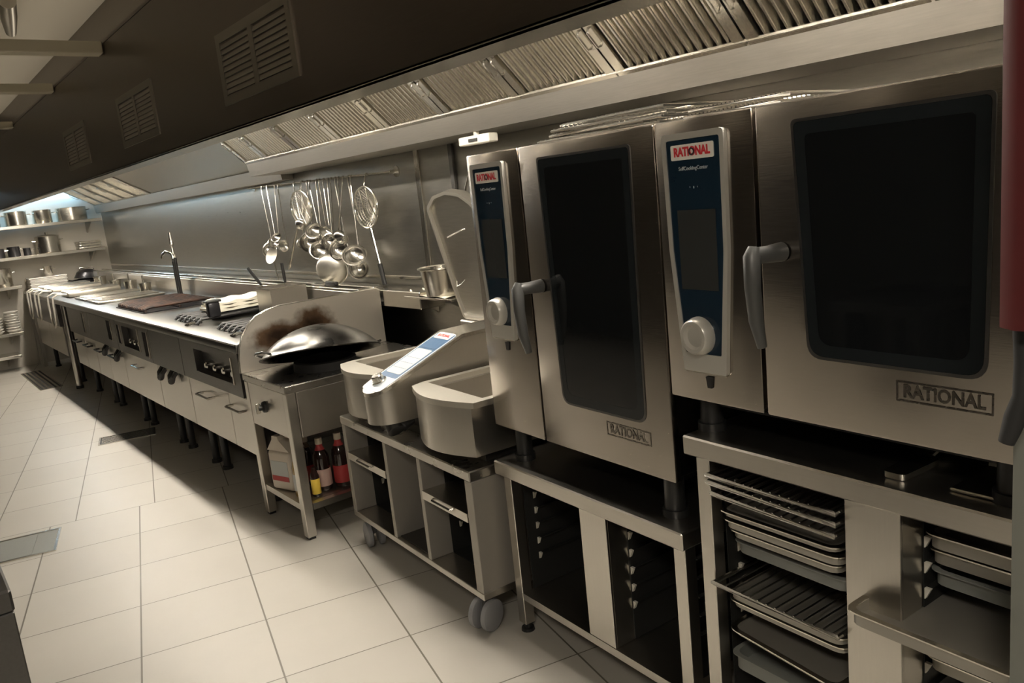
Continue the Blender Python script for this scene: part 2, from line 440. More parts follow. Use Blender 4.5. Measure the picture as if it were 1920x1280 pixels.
    # air grilles in the fascia
    for i, y0 in enumerate((2.222, 3.648, 5.018)):
        y1 = y0+.612; z0, z1 = 1.87-oz, 2.10-oz
        bm = nb()
        ring_prism(bm, [(y0, z0), (y1, z0), (y1, z1), (y0, z1)], [(y0+.035, z0+.03), (y1-.035, z0+.03), (y1-.035, z1-.03), (y0+.035, z1-.03)], -.006, .0, 'x')
        ym = (y0+y1)/2; box(bm, -.006, 0, ym-.018, ym+.018, z0+.03, z1-.03)
        g = obj('air_grille', bm, 'steel_grille' if 'steel_grille' in M else 'steel_dark', t)
        for a, b in ((y0+.035, ym-.018), (ym+.018, y1-.035)):
            bm = nb(); n = 9
            for k in range(n):
                z = z0+.032+(z1-z0-.066)*(k+.5)/n; hh = (z1-z0-.066)/n
                pr = [(-.0055, z-hh*.42), (-.0012, z+hh*.40), (-.0003, z+hh*.40), (-.0003, z-hh*.42)]
                prism(bm, pr, a, b, 'y')
            obj('louvre', bm, 'steel_grille', g)
    # light fittings recessed in the inner ceiling, behind the lip
    for k in range(10):
        y = -.29+1.12*k
        bm = nb(); ring_prism(bm, [(.39, y), (.51, y), (.51, y+.8), (.39, y+.8)], [(.42, y+.02), (.48, y+.02), (.48, y+.78), (.42, y+.78)], .215, .24, 'z')
        lf = obj('light_fitting', bm, 'steel_satin', t)
        bm = nb(); box(bm, .421, .479, y+.021, y+.779, .222, .238); obj('diffuser', bm, 'hood_lamp', lf)
    return t
steel('steel_grille', (.30, .275, .235), .4, (40, 1.5, 40))
hood()

# ------------------------------------------------------------------ added fill lamps over the aisle, out of view
for k, y in enumerate((-.6, 2.6, 5.8, 9.0)):
    t = thing('ceiling_lamp', ['flat ceiling lamp over the near end of the aisle', 'flat ceiling lamp above the aisle, second from the camera', 'flat ceiling lamp above the aisle, third from the camera', 'flat ceiling lamp above the far end of the aisle'][k], 'lamp', (-.9, y, ZC))
    bm = nb(); ring_prism(bm, [(-.3, -.3), (.3, -.3), (.3, .3), (-.3, .3)], [(-.27, -.27), (.27, -.27), (.27, .27), (-.27, .27)], -.05, -.001, 'z'); obj('frame', bm, 'white_box', t)
    bm = nb(); box(bm, -.269, .269, -.269, .269, -.04, -.002); obj('diffuser', bm, 'near_lamp' if k == 0 else 'aisle_lamp', t)
t = thing('strip_lamp', 'cool strip lamp on the end wall above the top shelf, under the hood', 'lamp', (1.55, 11.0505, 2.0))  # added out of view to throw cool light on the top shelf
bm = nb(); box(bm, -.55, .55, -.05, 0, 0, .03, .004); obj('housing', bm, 'white_box', t)
bm = nb(); box(bm, -.54, .54, -.045, -.006, -.012, -.0005); obj('diffuser', bm, 'cool_lamp', t)
# added hidden uplight for the ceiling, then spot fitting at top left corner
t = thing('cove_lamp', 'long uplight strip lying on top of the hood, washing the ceiling', 'lamp', (1.16, 3.2, 2.3805))
bm = nb(); box(bm, -.04, .04, 0, 7.2, 0, .03, .003); obj('housing', bm, 'white_box', t)
bm = nb(); box(bm, -.03, .03, .02, 7.18, .0305, .036); obj('diffuser', bm, 'up_lamp', t)
t = thing('spot_lamp', 'grey ceiling spot fitting at the top left corner of the photo', 'lamp', (.86, 5.45, ZC))
bm = nb(); cyl(bm, (0, 0, -.001), (0, 0, -.03), .05); obj('base', bm, 'white_box', t)
bm = nb(); tube(bm, [(-.02, -.18, -.03), (.0, .0, -.07), (.03, .22, -.11)], [.045, .045, .03], 14); obj('shade', bm, 'steel_satin', t)

# ------------------------------------------------------------------ cooking line
XF = 1.30
def worktop():
    t = thing('worktop', 'long stainless steel worktop of the cooking line with a raised flue back', 'worktop', (XF, 3.93, .83))
    bm = nb(); box(bm, 0, .72, 0, 6.70, 0, .05, .006, 2); obj('top', bm, 'steel_top', t)
    bm = nb(); box(bm, -.004, .0, 0, 6.70, .041, .049, .001); obj('edge_strip', bm, 'steel_polished', t)
    bm = nb(); box(bm, .705, .725, 0, 6.70, .05, .195, .003); obj('back_riser', bm, 'steel', t)
    bm = nb()
    box(bm, .705, .735, 0, 6.70, .1951, .21, .003)
    box(bm, .80, .83, 0, 6.70, .185, .21, .003)
    for k in range(14): box(bm, .735, .80, .0+.5*k, .1+.5*k, .19, .205)
    obj('flue_frame', bm, 'steel_bright', t)
    bm = nb(); box(bm, .726, .80, 0, 6.70, .06, .12); obj('flue_slot', bm, 'black_void', t)
    bm = nb(); box(bm, .831, .985, -.42, 6.70, .10, .19, .004); obj('back_ledge', bm, 'steel_bright', t)
    return t
worktop()

def cabinet(y0, y1, label, doors, openings, kn, handles, zb=.285, panel_z=.60, hbar=True, body='steel_satin'):
    t = thing('range_cabinet', label, 'cabinet', (XF, y0, 0), 0, 'steel cabinets under the cooking line')
    w = y1-y0
    bm = nb(); box(bm, .05, .72, .004, w-.004, zb, .829, .002); obj('body', bm, 'steel_dark', t)
    # control panel with real recesses: built as strips around the openings
    bm = nb(); x0, x1 = .005, .049; zt = .828
    ops = sorted(openings); cur = .004
    for (a, b, za, zb_) in ops:
        if a > cur: box(bm, x0, x1, cur, a, panel_z, zt)
        box(bm, x0, x1, a, b, panel_z, za); box(bm, x0, x1, a, b, zb_, zt)
        cur = b
    if cur < w-.004: box(bm, x0, x1, cur, w-.004, panel_z, zt)
    cp = obj('control_panel', bm, 'steel_dark', t)
    for (a, b, za, zb_) in ops:
        bm = nb()
        box(bm, -.003, .006, a-.012, a, za, zb_+.01); 
        obj('recess_edge', bm, 'steel_bright', cp)
    for (ky, kz) in kn:
        k = nb()
        lathe(k, [(0, 0), (.022, 0), (.020, .022), (.012, .03), (0, .03)], 16, Matrix.Translation((.049, ky, kz)) @ Matrix.Rotation(-PI/2, 4, 'Y'))
        ko = obj('knob', k, 'steel_polished', t)
    for (a, b) in doors:
        bm = nb(); box(bm, .025, .049, a+.003, b-.003, zb+.005, panel_z-.008, .004); d = obj('door', bm, body, t)
        if hbar:
            bm = nb(); z = panel_z-.075; yc = a+(b-a)*.5; hw = min(.10, (b-a)*.35)
            tube(bm, [(.025, yc-hw, z), (-.015, yc-hw, z), (-.015, yc+hw, z), (.025, yc+hw, z)], .007, 8); obj('handle', bm, 'black_plastic' if handles == 'b' else 'steel_polished', d)
    for fy in (.10, w-.10):
        bm = nb(); cyl(bm, (.13, fy, 0), (.13, fy, zb), .022, .022, 14); cyl(bm, (.13, fy, 0), (.13, fy, .02), .032, .03, 14); obj('foot', bm, 'black_plastic', t)
        bm = nb(); cyl(bm, (.60, fy, 0), (.60, fy, zb), .022, .022, 14); obj('foot', bm, 'black_plastic', t)
    return t
cabinet(3.94, 4.92, 'steel range cabinet with two doors and four knobs beside the wok table', [(.0, .30), (.30, .98)], [(.10, .72, .66, .79)], [(.18, .70), (.32, .70), (.46, .70), (.60, .70)], 's')
cabinet(4.92, 5.60, 'plain steel cabinet with a blank dark control panel, second from the wok table', [(.0, .68)], [], [], 'b', hbar=False)
cabinet(5.60, 6.54, 'steel cabinet with a three knob recess flanked by narrow dark slots', [(.0, .94)], [(.04, .17, .63, .80), (.28, .74, .65, .80), (.80, .90, .66, .80)], [(.40, .69), (.52, .69), (.64, .69), (.11, .69)], 's')
cabinet(6.54, 7.53, 'steel cabinet with one narrow slot recess, left of the three knob recess', [(.0, .52), (.52, .99)], [(.14, .30, .66, .81)], [(.22, .70)], 'b')
cabinet(7.53, 8.45, 'steel cabinet ending at the dark gap with the round leg', [(.0, .46), (.46, .92)], [(.16, .26, .64, .81)], [(.21, .70)], 'b')
cabinet(9.0, 10.62, 'farthest steel cabinet under the hanging basket handles', [(.0, .8), (.8, 1.62)], [], [], 's', hbar=False)
t = thing('table_leg', 'round steel leg standing in the dark gap of the cooking line', 'leg', (1.33, 8.74, 0))
bm = nb(); cyl(bm, (0, 0, 0), (0, 0, .829), .028, .026, 16); obj('pole', bm, 'steel', t)
bm = nb(); cyl(bm, (0, 0, 0), (0, 0, .03), .035, .034, 16); obj('foot', bm, 'black_plastic', t)

# black solid shapes standing in for handle shadows under the control panels
for k, (y, z, lab) in enumerate(((7.02, .56, 'black swing handle hanging under the narrow slot recess'), (6.62, .555, 'black swing handle left of the three knob recess'), (5.42, .56, 'black swing handle right of the three knob recess'), (5.18, .565, 'black swing handle below the blank control panel'))):
    t = thing('swing_handle', lab, 'handle', (XF+.02, y, z), 0, 'black handles on the cabinet doors')
    bm = nb(); tube(bm, [(0, .05, .03), (-.025, .04, .0), (-.03, 0, -.03), (-.025, -.04, .0), (0, -.05, .03)], [.012, .014, .022, .014, .012], 10); obj('grip', bm, 'black_plastic', t)
    bm = nb(); box(bm, -.004, .003, -.065, .065, .02, .045, .002); obj('plate', bm, 'steel_bright', t)

# basket handles drooping over the front edge at the far end
def fry_basket(y0, y1, zb, label, w):
    t = thing('fry_basket', label, 'fry basket', (XF, (y0+y1)/2, .88), 0, 'fry baskets on the far end of the worktop')
    h = (y1-y0)/2
    bm = nb()
    tube(bm, [(.12, -h, .03), (.02, -h, .045), (-.028, -h, .02), (-.035, -h, -.06), (-.035, -h*.85, zb-.88+.05), (-.035, 0, zb-.88), (-.035, h*.85, zb-.88+.05), (-.035, h, -.06), (-.028, h, .02), (.02, h, .045), (.12, h, .03)], .0095, 8)
    obj('handle', bm, 'handle_pale', t)
    bm = nb(); box(bm, .10, .58, -w, w, .004, .05, .01, 2)
    obj('basket', bm, 'steel_mesh', t)
    bm = nb()
    for k in range(7): tube(bm, [(.10, -w+2*w*(k+.5)/7, .054), (.58, -w+2*w*(k+.5)/7, .054)], .007, 6)
    obj('top_wires', bm, 'steel_polished', t)
fry_basket(10.30, 10.50, .60, 'farthest fry basket with a long looped handle over the worktop edge', .18)
fry_basket(9.72, 9.98, .61, 'fry basket with looped handle, between the other two baskets', .18)
fry_basket(8.86, 9.14, .60, 'nearest of the three fry baskets with handles over the edge', .20)
for k, (y, lab) in enumerate(((8.28, 'ribbed steel lid lying next to the nearest fry basket'), (7.72, 'ribbed steel lid on the worktop nearest to the water tap'))):
    t = thing('well_lid', lab, 'lid', (XF+.10, y, .88), 0, 'ribbed lids on the worktop')
    bm = nb(); box(bm, 0, .55, -.22, .22, .001, .022, .006, 2); obj('plate', bm, 'steel_bright', t)
    bm = nb()
    for j in range(4): box(bm, .03, .52, -.17+.10*j, -.13+.10*j, .0221, .032, .004)
    obj('ribs', bm, 'steel_bright', t)
# small steel containers at the back of the far end
for k, (x, y, rad, h, lab) in enumerate(((1.93, 8.05, .055, .09, 'small steel tub at the back of the worktop, nearest to the tap'), (1.92, 8.55, .06, .10, 'small steel tub behind the nearest fry basket'), (1.94, 9.3, .06, .085, 'small steel tub behind the middle fry basket'), (1.93, 9.95, .065, .11, 'small steel tub behind the farthest fry basket'))):
    t = thing('steel_tub', lab, 'tub', (x, y, .88), 0, 'tubs at the back of the worktop')
    bm = nb(); lathe(bm, [(0, .0005), (rad*.85, .0005), (rad, h), (rad+.006, h), (rad+.006, h-.004), (rad-.004, h-.006), (rad*.8, .006), (0, .006)], 20); obj('body', bm, 'steel_bright', t)
    bm = nb(); cyl(bm, (0, .02, .02), (.0, .05, h+.07), .006, .008, 8); obj('spoon', bm, 'steel_polished', t)

# chargrill and burner grates
t = thing('chargrill_grate', 'long rusty brown grill grate set in the worktop before the tap', 'grill', (1.42, 6.12, .88))
bm = nb()
for k in range(11): tube(bm, [(.0+.012, .03+.75*k/10, .024), (.06, .03+.75*k/10, .036), (.46, .03+.75*k/10, .036), (.52, .03+.75*k/10, .024)], .011, 6)
for x in (.02, .26, .50): tube(bm, [(x, .0, .014), (x, .80, .014)], .010, 6)
obj('bars', bm, 'grill_rusty', t)
bm = nb(); box(bm, 0, .53, 0, .82, .0005, .006); obj('drip_plate', bm, 'pot_dark', t)
def burner_grate(y0, y1, lab):
    t = thing('burner_grate', lab, 'burner grate', (1.42, y0, .88), 0, 'black burner grates on the range')
    w = y1-y0; bm = nb()
    for k in range(6):
        yy = .02+(w-.04)*k/5
        tube(bm, [(.0, yy, .008), (.03, yy, .035), (.44, yy, .035), (.50, yy, .008)], .009, 6)
    tube(bm, [(.02, 0, .022), (.02, w, .022)], .009, 6); tube(bm, [(.46, 0, .022), (.46, w, .022)], .009, 6)
    obj('bars', bm, 'black_plastic', t)
    bm = nb(); lathe(bm, [(0, .001), (.07, .001), (.06, .022), (0, .028)], 20, Matrix.Translation((.24, w/2, 0))); obj('burner', bm, 'pot_dark', t)
    bm = nb()
    for q in (.10, .17): tube(bm, [(.0, w*q, .02), (-.03, w*q+.01, .012), (-.04, w*q+.03, .006)], .007, 6)
    obj('hook_ends', bm, 'steel_polished', t)
burner_grate(4.88, 5.36, 'black burner grate between the cream cloth and the aisle edge')
burner_grate(4.10, 4.55, 'black burner grate next to the wok table guard')
t = thing('iron_block', 'small dark square iron block standing upright on the burner grate', 'iron block', (1.53, 4.90, .92))
bm = nb(); box(bm, -.035, .035, -.03, .03, .0, .085, .008, 2); obj('block', bm, 'pot_dark', t)
bm = nb(); box(bm, -.045, .045, -.04, .04, .0851, .10, .005); obj('cap', bm, 'black_plastic', t)
# folded cream cloth
def cloth():
    bm = nb()
    nx_, ny_ = 14, 10
    for lay in range(3):
        z0 = .003+lay*.020
        g = [[bm.verts.new((.40*i/nx_+.012*lay, .30*j/ny_+.008*lay+.03*i/nx_, z0+.016+.006*math.sin(i*1.3+lay)*math.cos(j*.9))) for j in range(ny_+1)] for i in range(nx_+1)]
        h = [[bm.verts.new((.40*i/nx_+.012*lay, .30*j/ny_+.008*lay+.03*i/nx_, z0)) for j in range(ny_+1)] for i in range(nx_+1)]
        for i in range(nx_):
            for j in range(ny_):
                bm.faces.new((g[i][j], g[i+1][j], g[i+1][j+1], g[i][j+1])); bm.faces.new((h[i][j], h[i][j+1], h[i+1][j+1], h[i+1][j]))
        for i in range(nx_):
            bm.faces.new((g[i][0], h[i][0], h[i+1][0], g[i+1][0])); bm.faces.new((g[i][ny_], g[i+1][ny_], h[i+1][ny_], h[i][ny_]))
        for j in range(ny_):
            bm.faces.new((g[0][j], g[0][j+1], h[0][j+1], h[0][j])); bm.faces.new((g[nx_][j], h[nx_][j], h[nx_][j+1], g[nx_][j+1]))
    o = obj('folded_cloth', bm, 'cream_cloth', None, 60)
    tag(o, 'folded cream cloth lying on the range beside the steel box', 'cloth'); o.location = (1.56, 4.96, .928)
cloth()
# water tap
t = thing('water_tap', 'tall kitchen tap with black twin column and chrome spout behind the grill', 'tap', (1.955, 7.05, .88))
bm = nb(); cyl(bm, (0, -.02, 0), (0, -.02, .33), .014, .014, 12); obj('column', bm, 'black_plastic', t)
bm = nb(); cyl(bm, (0, .035, 0), (0, .035, .30), .014, .014, 12); obj('column', bm, 'black_plastic', t)
bm = nb(); cyl(bm, (0, .008, 0), (0, .008, .31), .009, .009, 12); obj('riser', bm, 'steel_polished', t)
bm = nb(); tube(bm, [(0, .0, .31), (0, .02, .36), (-.03, .09, .385), (-.05, .14, .36), (-.055, .15, .33)], [.022, .02, .016, .013, .012], 10); obj('spout', bm, 'steel_polished', t)
bm = nb(); tube(bm, [(0, .0, .36), (0, .005, .42), (0, -.005, .44), (0, .0, .54)], [.014, .010, .018, .012], 10); obj('lever', bm, 'steel_polished', t)

# steel box with utensils
t = thing('utensil_box', 'rectangular steel box at the back of the range holding long handled tools', 'steel box', (1.76, 4.55, .881))
bm = nb()
o1 = [(0, 0), (.225, 0), (.225, .22), (0, .22)]; i1 = [(.004, .004), (.221, .004), (.221, .216), (.004, .216)]
ring_prism(bm, o1, i1, .0, .175, 'z'); box(bm, .004, .221, .004, .216, .0, .004); obj('body', bm, 'steel', t)
bm = nb(); ring_prism(bm, [(-.008, -.008), (.233, -.008), (.233, .228), (-.008, .228)], [(.003, .003), (.222, .003), (.222, .217), (.003, .217)], .1751, .181, 'z'); obj('rim', bm, 'steel_bright', t)
for (dx, dy, ex, ey, ez, lab) in ((.12, .15, .02, .35, .29, 'spatula with black handle leaning left out of the steel box'), (.13, .06, .125, .07, .31, 'spatula with black handle standing upright in the steel box')):
    q = thing('spatula', lab, 'spatula', (1.76+dx, 4.55+dy, .886), 0, 'tools in the steel box')
    v = Vector((ex-dx, ey-dy, ez)); 
    bm = nb(); tube(bm, [(0, 0, 0), tuple(v*.62)], .005, 8); obj('shaft', bm, 'steel_polished', q)
    bm = nb(); tube(bm, [tuple(v*.62), tuple(v*.7), tuple(v)], [.007, .010, .010], 8); obj('grip', bm, 'black_plastic', q)
t = thing('cleaver', 'knife with black handle lying on the flue ledge behind the steel box', 'knife', (2.05, 4.42, 1.042), 0)
bm = nb(); box(bm, -.02, .022, -.02, .16, 0, .006, .001); obj('blade', bm, 'steel_polished', t)
bm = nb(); box(bm, -.014, .014, -.15, -.02, 0, .026, .008, 2); obj('grip', bm, 'black_plastic', t)

# ------------------------------------------------------------------ wok table
def wok_table():
    t = thing('wok_table', 'small steel wok table with curved splash guard at the end of the range', 'wok table', (1.30, 3.38, 0))
    W, D_ = .53, .82
    bm = nb(); box(bm, 0, D_, 0, W-.008, .70, .735, .004); obj('top', bm, 'steel_plain', t)
    bm = nb(); box(bm, .006, .022, .05, W-.01, .485, .699, .003); obj('front_panel', bm, 'steel', t)
    bm = nb(); box(bm, .052, D_-.05, .004, .02, .485, .699, .003); obj('side_panel', bm, 'steel', t)
    bm = nb(); box(bm, .052, D_-.05, W-.02, W-.008, .485, .699, .003); obj('side_panel', bm, 'steel', t)
    for x in (.004, D_-.05):
        for y in (.004, W-.054):
            bm = nb(); box(bm, x, x+.045, y, y+.045, .012, .699, .003); lg = obj('leg', bm, 'steel', t)
            bm = nb(); box(bm, x+.006, x+.039, y+.006, y+.039, 0, .0119); obj('foot_cap', bm, 'black_plastic', lg)
    bm = nb(); box(bm, .012, D_-.01, .052, W-.056, .135, .165); box(bm, .055, D_-.06, .012, .05, .135, .165); obj('shelf', bm, 'steel_h', t)
    # curved guard on the far side
    pts = [(-.002, .735), (.0, .80), (.012, .86), (.035, .915), (.07, .962), (.115, .998), (.17, 1.020), (.24, 1.032), (.80, 1.032), (.82, 1.02), (.82, .735)]
    bm = nb(); prism(bm, [(x, z-.7351) for x, z in pts], -.004, .004, 'y'); g = obj('splash_guard', bm, 'guard_scorched', t); g.location = (0, W-.003, .7355)
    bm = nb(); tube(bm, [(x, W-.003, z+.002) for x, z in pts[:-1]], .005, 6); obj('guard_edge', bm, 'steel_bright', t)
    k = nb(); lathe(k, [(0, 0), (.028, 0), (.026, .012), (.014, .018), (.013, .035), (0, .036)], 18, Matrix.Translation((.006, .285, .60)) @ Matrix.Rotation(-PI/2, 4, 'Y'))
    kn = obj('knob', k, 'black_plastic', t)
    bm = nb(); box(bm, -.042, -.02, .278, .292, .575, .625, .003); obj('knob_grip', bm, 'steel_polished', kn)
    bm = nb(); lathe(bm, [(.10, .7355), (.155, .7355), (.15, .775), (.135, .78), (.13, .77), (.11, .74), (.10, .7355)], 28, Matrix.Translation((.32, .24, 0))); obj('burner_ring', bm, 'black_rubber', t)
    for q, (x, y) in enumerate(((.60, .05), (.69, .07))):
        bm = nb(); cyl(bm, (x, y, .7355), (x, y, .755), .016, .014, 12); cyl(bm, (x, y, .755), (x, y, .768), .022, .02, 12); obj('valve', bm, 'steel_polished' if q == 0 else 'black_plastic', t)
wok_table()
# inverted wok
t = thing('wok', 'large dark steel wok turned upside down on the wok burner', 'wok', (1.595, 3.60, .812))
m = Matrix.Rotation(math.radians(6), 4, 'Y') @ Matrix.Rotation(math.radians(-14), 4, 'X')
R_w, hgt = .285, .135
Rs = (R_w*R_w+hgt*hgt)/(2*hgt); am = math.asin(R_w/Rs)
prof = [(Rs*math.sin(am*k/12), hgt-Rs*(1-math.cos(am*k/12))) for k in range(13)]
prin = [(r_*.988, z-.004) for r_, z in prof[::-1]]; prin[-1] = (0, prin[-1][1])
bm = nb(); lathe(bm, prof+[(R_w+.006, -.002), (R_w+.004, -.007)]+prin, 48, m); obj('bowl', bm, 'wok_steel', t)
for s in (-1, 1):
    bm = nb(); tube(bm, [tuple(m @ Vector(((R_w-.012)*s+s*b, a*.05, .012+c))) for a, b, c in ((-1, -.004, 0), (-1, .03, .01), (0, .045, .012), (1, .03, .01), (1, -.004, 0))], .006, 8)
    obj('ear_handle', bm, 'wok_steel', t)

# bottles on the wok table shelf
def sauce_bottle(x, y, s, lab, neck, body_lab, cap='bottle_cap'):
    t = thing('sauce_bottle', lab, 'bottle', (x, y, .1655), 0, 'bottles on the wok table shelf')
    def L(m_, pr, nm): 
        b = nb(); lathe(b, [(r_*s, z*s) for r_, z in pr], 24); return obj(nm, b, m_, t)
    L('bottle_dark', [(0, 0), (.034, 0), (.037, .006), (.037, .15), (.033, .17), (.018, .195), (.014, .205), (.0135, .235), (0, .236)], 'glass_body')
    L(body_lab, [(.0374, .02), (.0379, .022), (.0379, .098), (.0374, .1)], 'body_label')
    L(neck, [(.0235, .188), (.0190, .1955), (.0148, .206), (.0146, .214), (.0140, .214)], 'neck_label')
    L(cap, [(.0145, .214), (.0165, .215), (.0165, .244), (0, .246)], 'cap')
sauce_bottle(1.485, 3.535, 1.05, 'dark sauce bottle with pale pink label, left of the pair', 'label_red', 'label_pink')
sauce_bottle(1.570, 3.505, 1.08, 'dark sauce bottle with red label beside the cart', 'label_red', 'label_red')
sauce_bottle(1.47, 3.67, 1.0, 'dark sauce bottle half hidden behind the front leg', 'jug_brown', 'label_red')
t = thing('canister', 'pale plastic jug with white label and red band on the lower shelf', 'jug', (1.385, 3.70, .1655), 0.3)
bm = nb(); box(bm, -.055, .055, -.08, .08, 0, .20, .018, 3)
prism(bm, [(-.08, .2001), (.08, .2001), (.035, .255), (.03, .275), (-.01, .275), (-.015, .255)], -.05, .05, 'x'); obj('body', bm, 'jug_white', t)
bm = nb(); cyl(bm, (0, .01, .2751), (0, .01, .30), .022, .02, 14); obj('cap', bm, 'jug_brown', t)
bm = nb(); box(bm, -.0565, -.0552, -.06, .06, .05, .15); obj('label', bm, 'panel_white', t)
bm = nb(); box(bm, -.0578, -.0566, -.06, .06, .05, .075); obj('band', bm, 'label_red', t)
bm = nb(); tube(bm, [(0, -.06, .19), (0, -.085, .235), (0, -.055, .268), (0, -.01, .262)], .010, 8); obj('handle', bm, 'jug_white', t)
t = thing('oil_bottle', 'amber oil bottle with green cap behind the front leg', 'bottle', (1.375, 3.545, .1655))
bm = nb(); lathe(bm, [(0, 0), (.033, 0), (.035, .006), (.035, .14), (.03, .165), (.014, .195), (.013, .215), (0, .216)], 20); obj('body', bm, 'oil_amber', t)
bm = nb(); lathe(bm, [(.0353, .03), (.0357, .031), (.0357, .11), (.0353, .111)], 20); obj('label', bm, 'panel_white', t)
bm = nb(); lathe(bm, [(.0135, .2), (.016, .201), (.016, .235), (0, .236)], 16); obj('cap', bm, 'green_plastic', t)
t = thing('mustard_bottle', 'small bottle with a bright yellow label right of the front leg', 'bottle', (1.415, 3.475, .1655))
bm = nb(); lathe(bm, [(0, 0), (.019, 0), (.021, .005), (.021, .10), (.012, .125), (.01, .14), (0, .141)], 18); obj('body', bm, 'bottle_dark', t)
bm = nb(); lathe(bm, [(.0213, .012), (.0217, .013), (.0217, .085), (.0213, .086)], 18); obj('label', bm, 'label_yellow', t)

# ------------------------------------------------------------------ wheeled cart
CX, CY = 1.25, 2.205   # near corner of the cart, near frame
def caster(parent, x, y, ang, lab=None):
    cst = nb()
    mt = Matrix.Translation((x, y, 0)) @ Matrix.Rotation(ang, 4, 'Z')
    box(cst, -.02, .02, -.012, .012, .055, .115, .004, mtx=mt)
    lathe(cst, [(0, .115), (.022, .115), (.026, .128), (0, .128)], 14, mt)
    c = obj('caster', cst, 'grey_plastic', parent)
    for s in (-1, 1):
        w = nb()
        lathe(w, [(0, -.013), (.044, -.013), (.055, -.009), (.0565, 0), (.055, .009), (.044, .013), (0, .011)], 30, mt @ Matrix.Translation((-.015, s*.0265, .0568)) @ Matrix.Rotation(PI/2, 4, 'X'))
        obj('wheel', w, 'grey_wheel', c)
def cart():
    t = near('wheeled_stand', 'low wheeled steel stand with open tray compartments under the twin pan', 'stand', CX, CY, 0)
    W, D_, H_ = 1.085, .72, .592
    bm = nb(); box(bm, 0, D_, 0, W, .555, H_, .004); obj('top', bm, 'steel_plain', t)
    bm = nb(); box(bm, .003, D_-.003, 0, W, .125, .150, .002); obj('bottom', bm, 'steel_h', t)
    def panel(y0, y1, nm='side_panel'):
        bm = nb(); box(bm, .004, D_-.004, y0, y1, .1501, .5549, .002); return obj(nm, bm, 'steel_dull', t)
    panel(0, .045); panel(W-.035, W); panel(.365, .390, 'divider'); panel(.652, .677, 'divider')
    bm = nb(); box(bm, D_-.02, D_-.008, .0451, W-.0351, .1501, .5549); obj('back_panel', bm, 'steel_dark', t)
    bm = nb(); box(bm, .02, .5, .3901, .6519, .151, .155); obj('bay_floor', bm, 'steel_dark', t)
    for (a, b) in ((.0451, .3649), (.6771, W-.0351)):
        bm = nb(); box(bm, .004, D_-.03, a, b, .418, .432); 
        prism(bm, [(.0, .40), (.0, .432), (.004, .432), (.004, .40)], a, b, 'y'); sh = obj('shelf', bm, 'steel_h', t)
        bm = nb(); ym = (a+b)/2
        tube(bm, [(-.001, ym-.07, .425), (-.012, ym-.065, .423), (-.012, ym+.065, .423), (-.001, ym+.07, .425)], .004, 6); obj('latch', bm, 'steel_polished', sh)
        for yy in (a+.0002, b-.0012):
            bm = nb(); box(bm, .10, D_-.031, yy, yy+.001, .1505, .554); obj('lining', bm, 'black_void', t)  # black sheets over the deeper walls and floor of the outer bays
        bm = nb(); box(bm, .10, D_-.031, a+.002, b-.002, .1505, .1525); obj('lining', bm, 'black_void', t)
        for z in (.375, .315, .255):
            bm = nb()
            prism(bm, [(b-.001, z+.012), (b-.018, z+.012), (b-.005, z-.012), (b-.001, z-.012)], .14, .148, 'x')
            obj('tray_clip', bm, 'clip_pale', t)
            bm = nb(); box(bm, .15, D_-.04, b-.014, b-.001, z+.004, z+.01); obj('tray_rail', bm, 'black_void', t)
            bm = nb(); box(bm, .15, D_-.04, a+.001, a+.014, z+.004, z+.01); obj('tray_rail', bm, 'black_void', t)
    for (x, y, an) in ((.04, .045, .35), (.045, W-.09, 1.4), (D_-.08, .06, .4), (D_-.08, W-.07, .2)): caster(t, x, y, an)
cart()

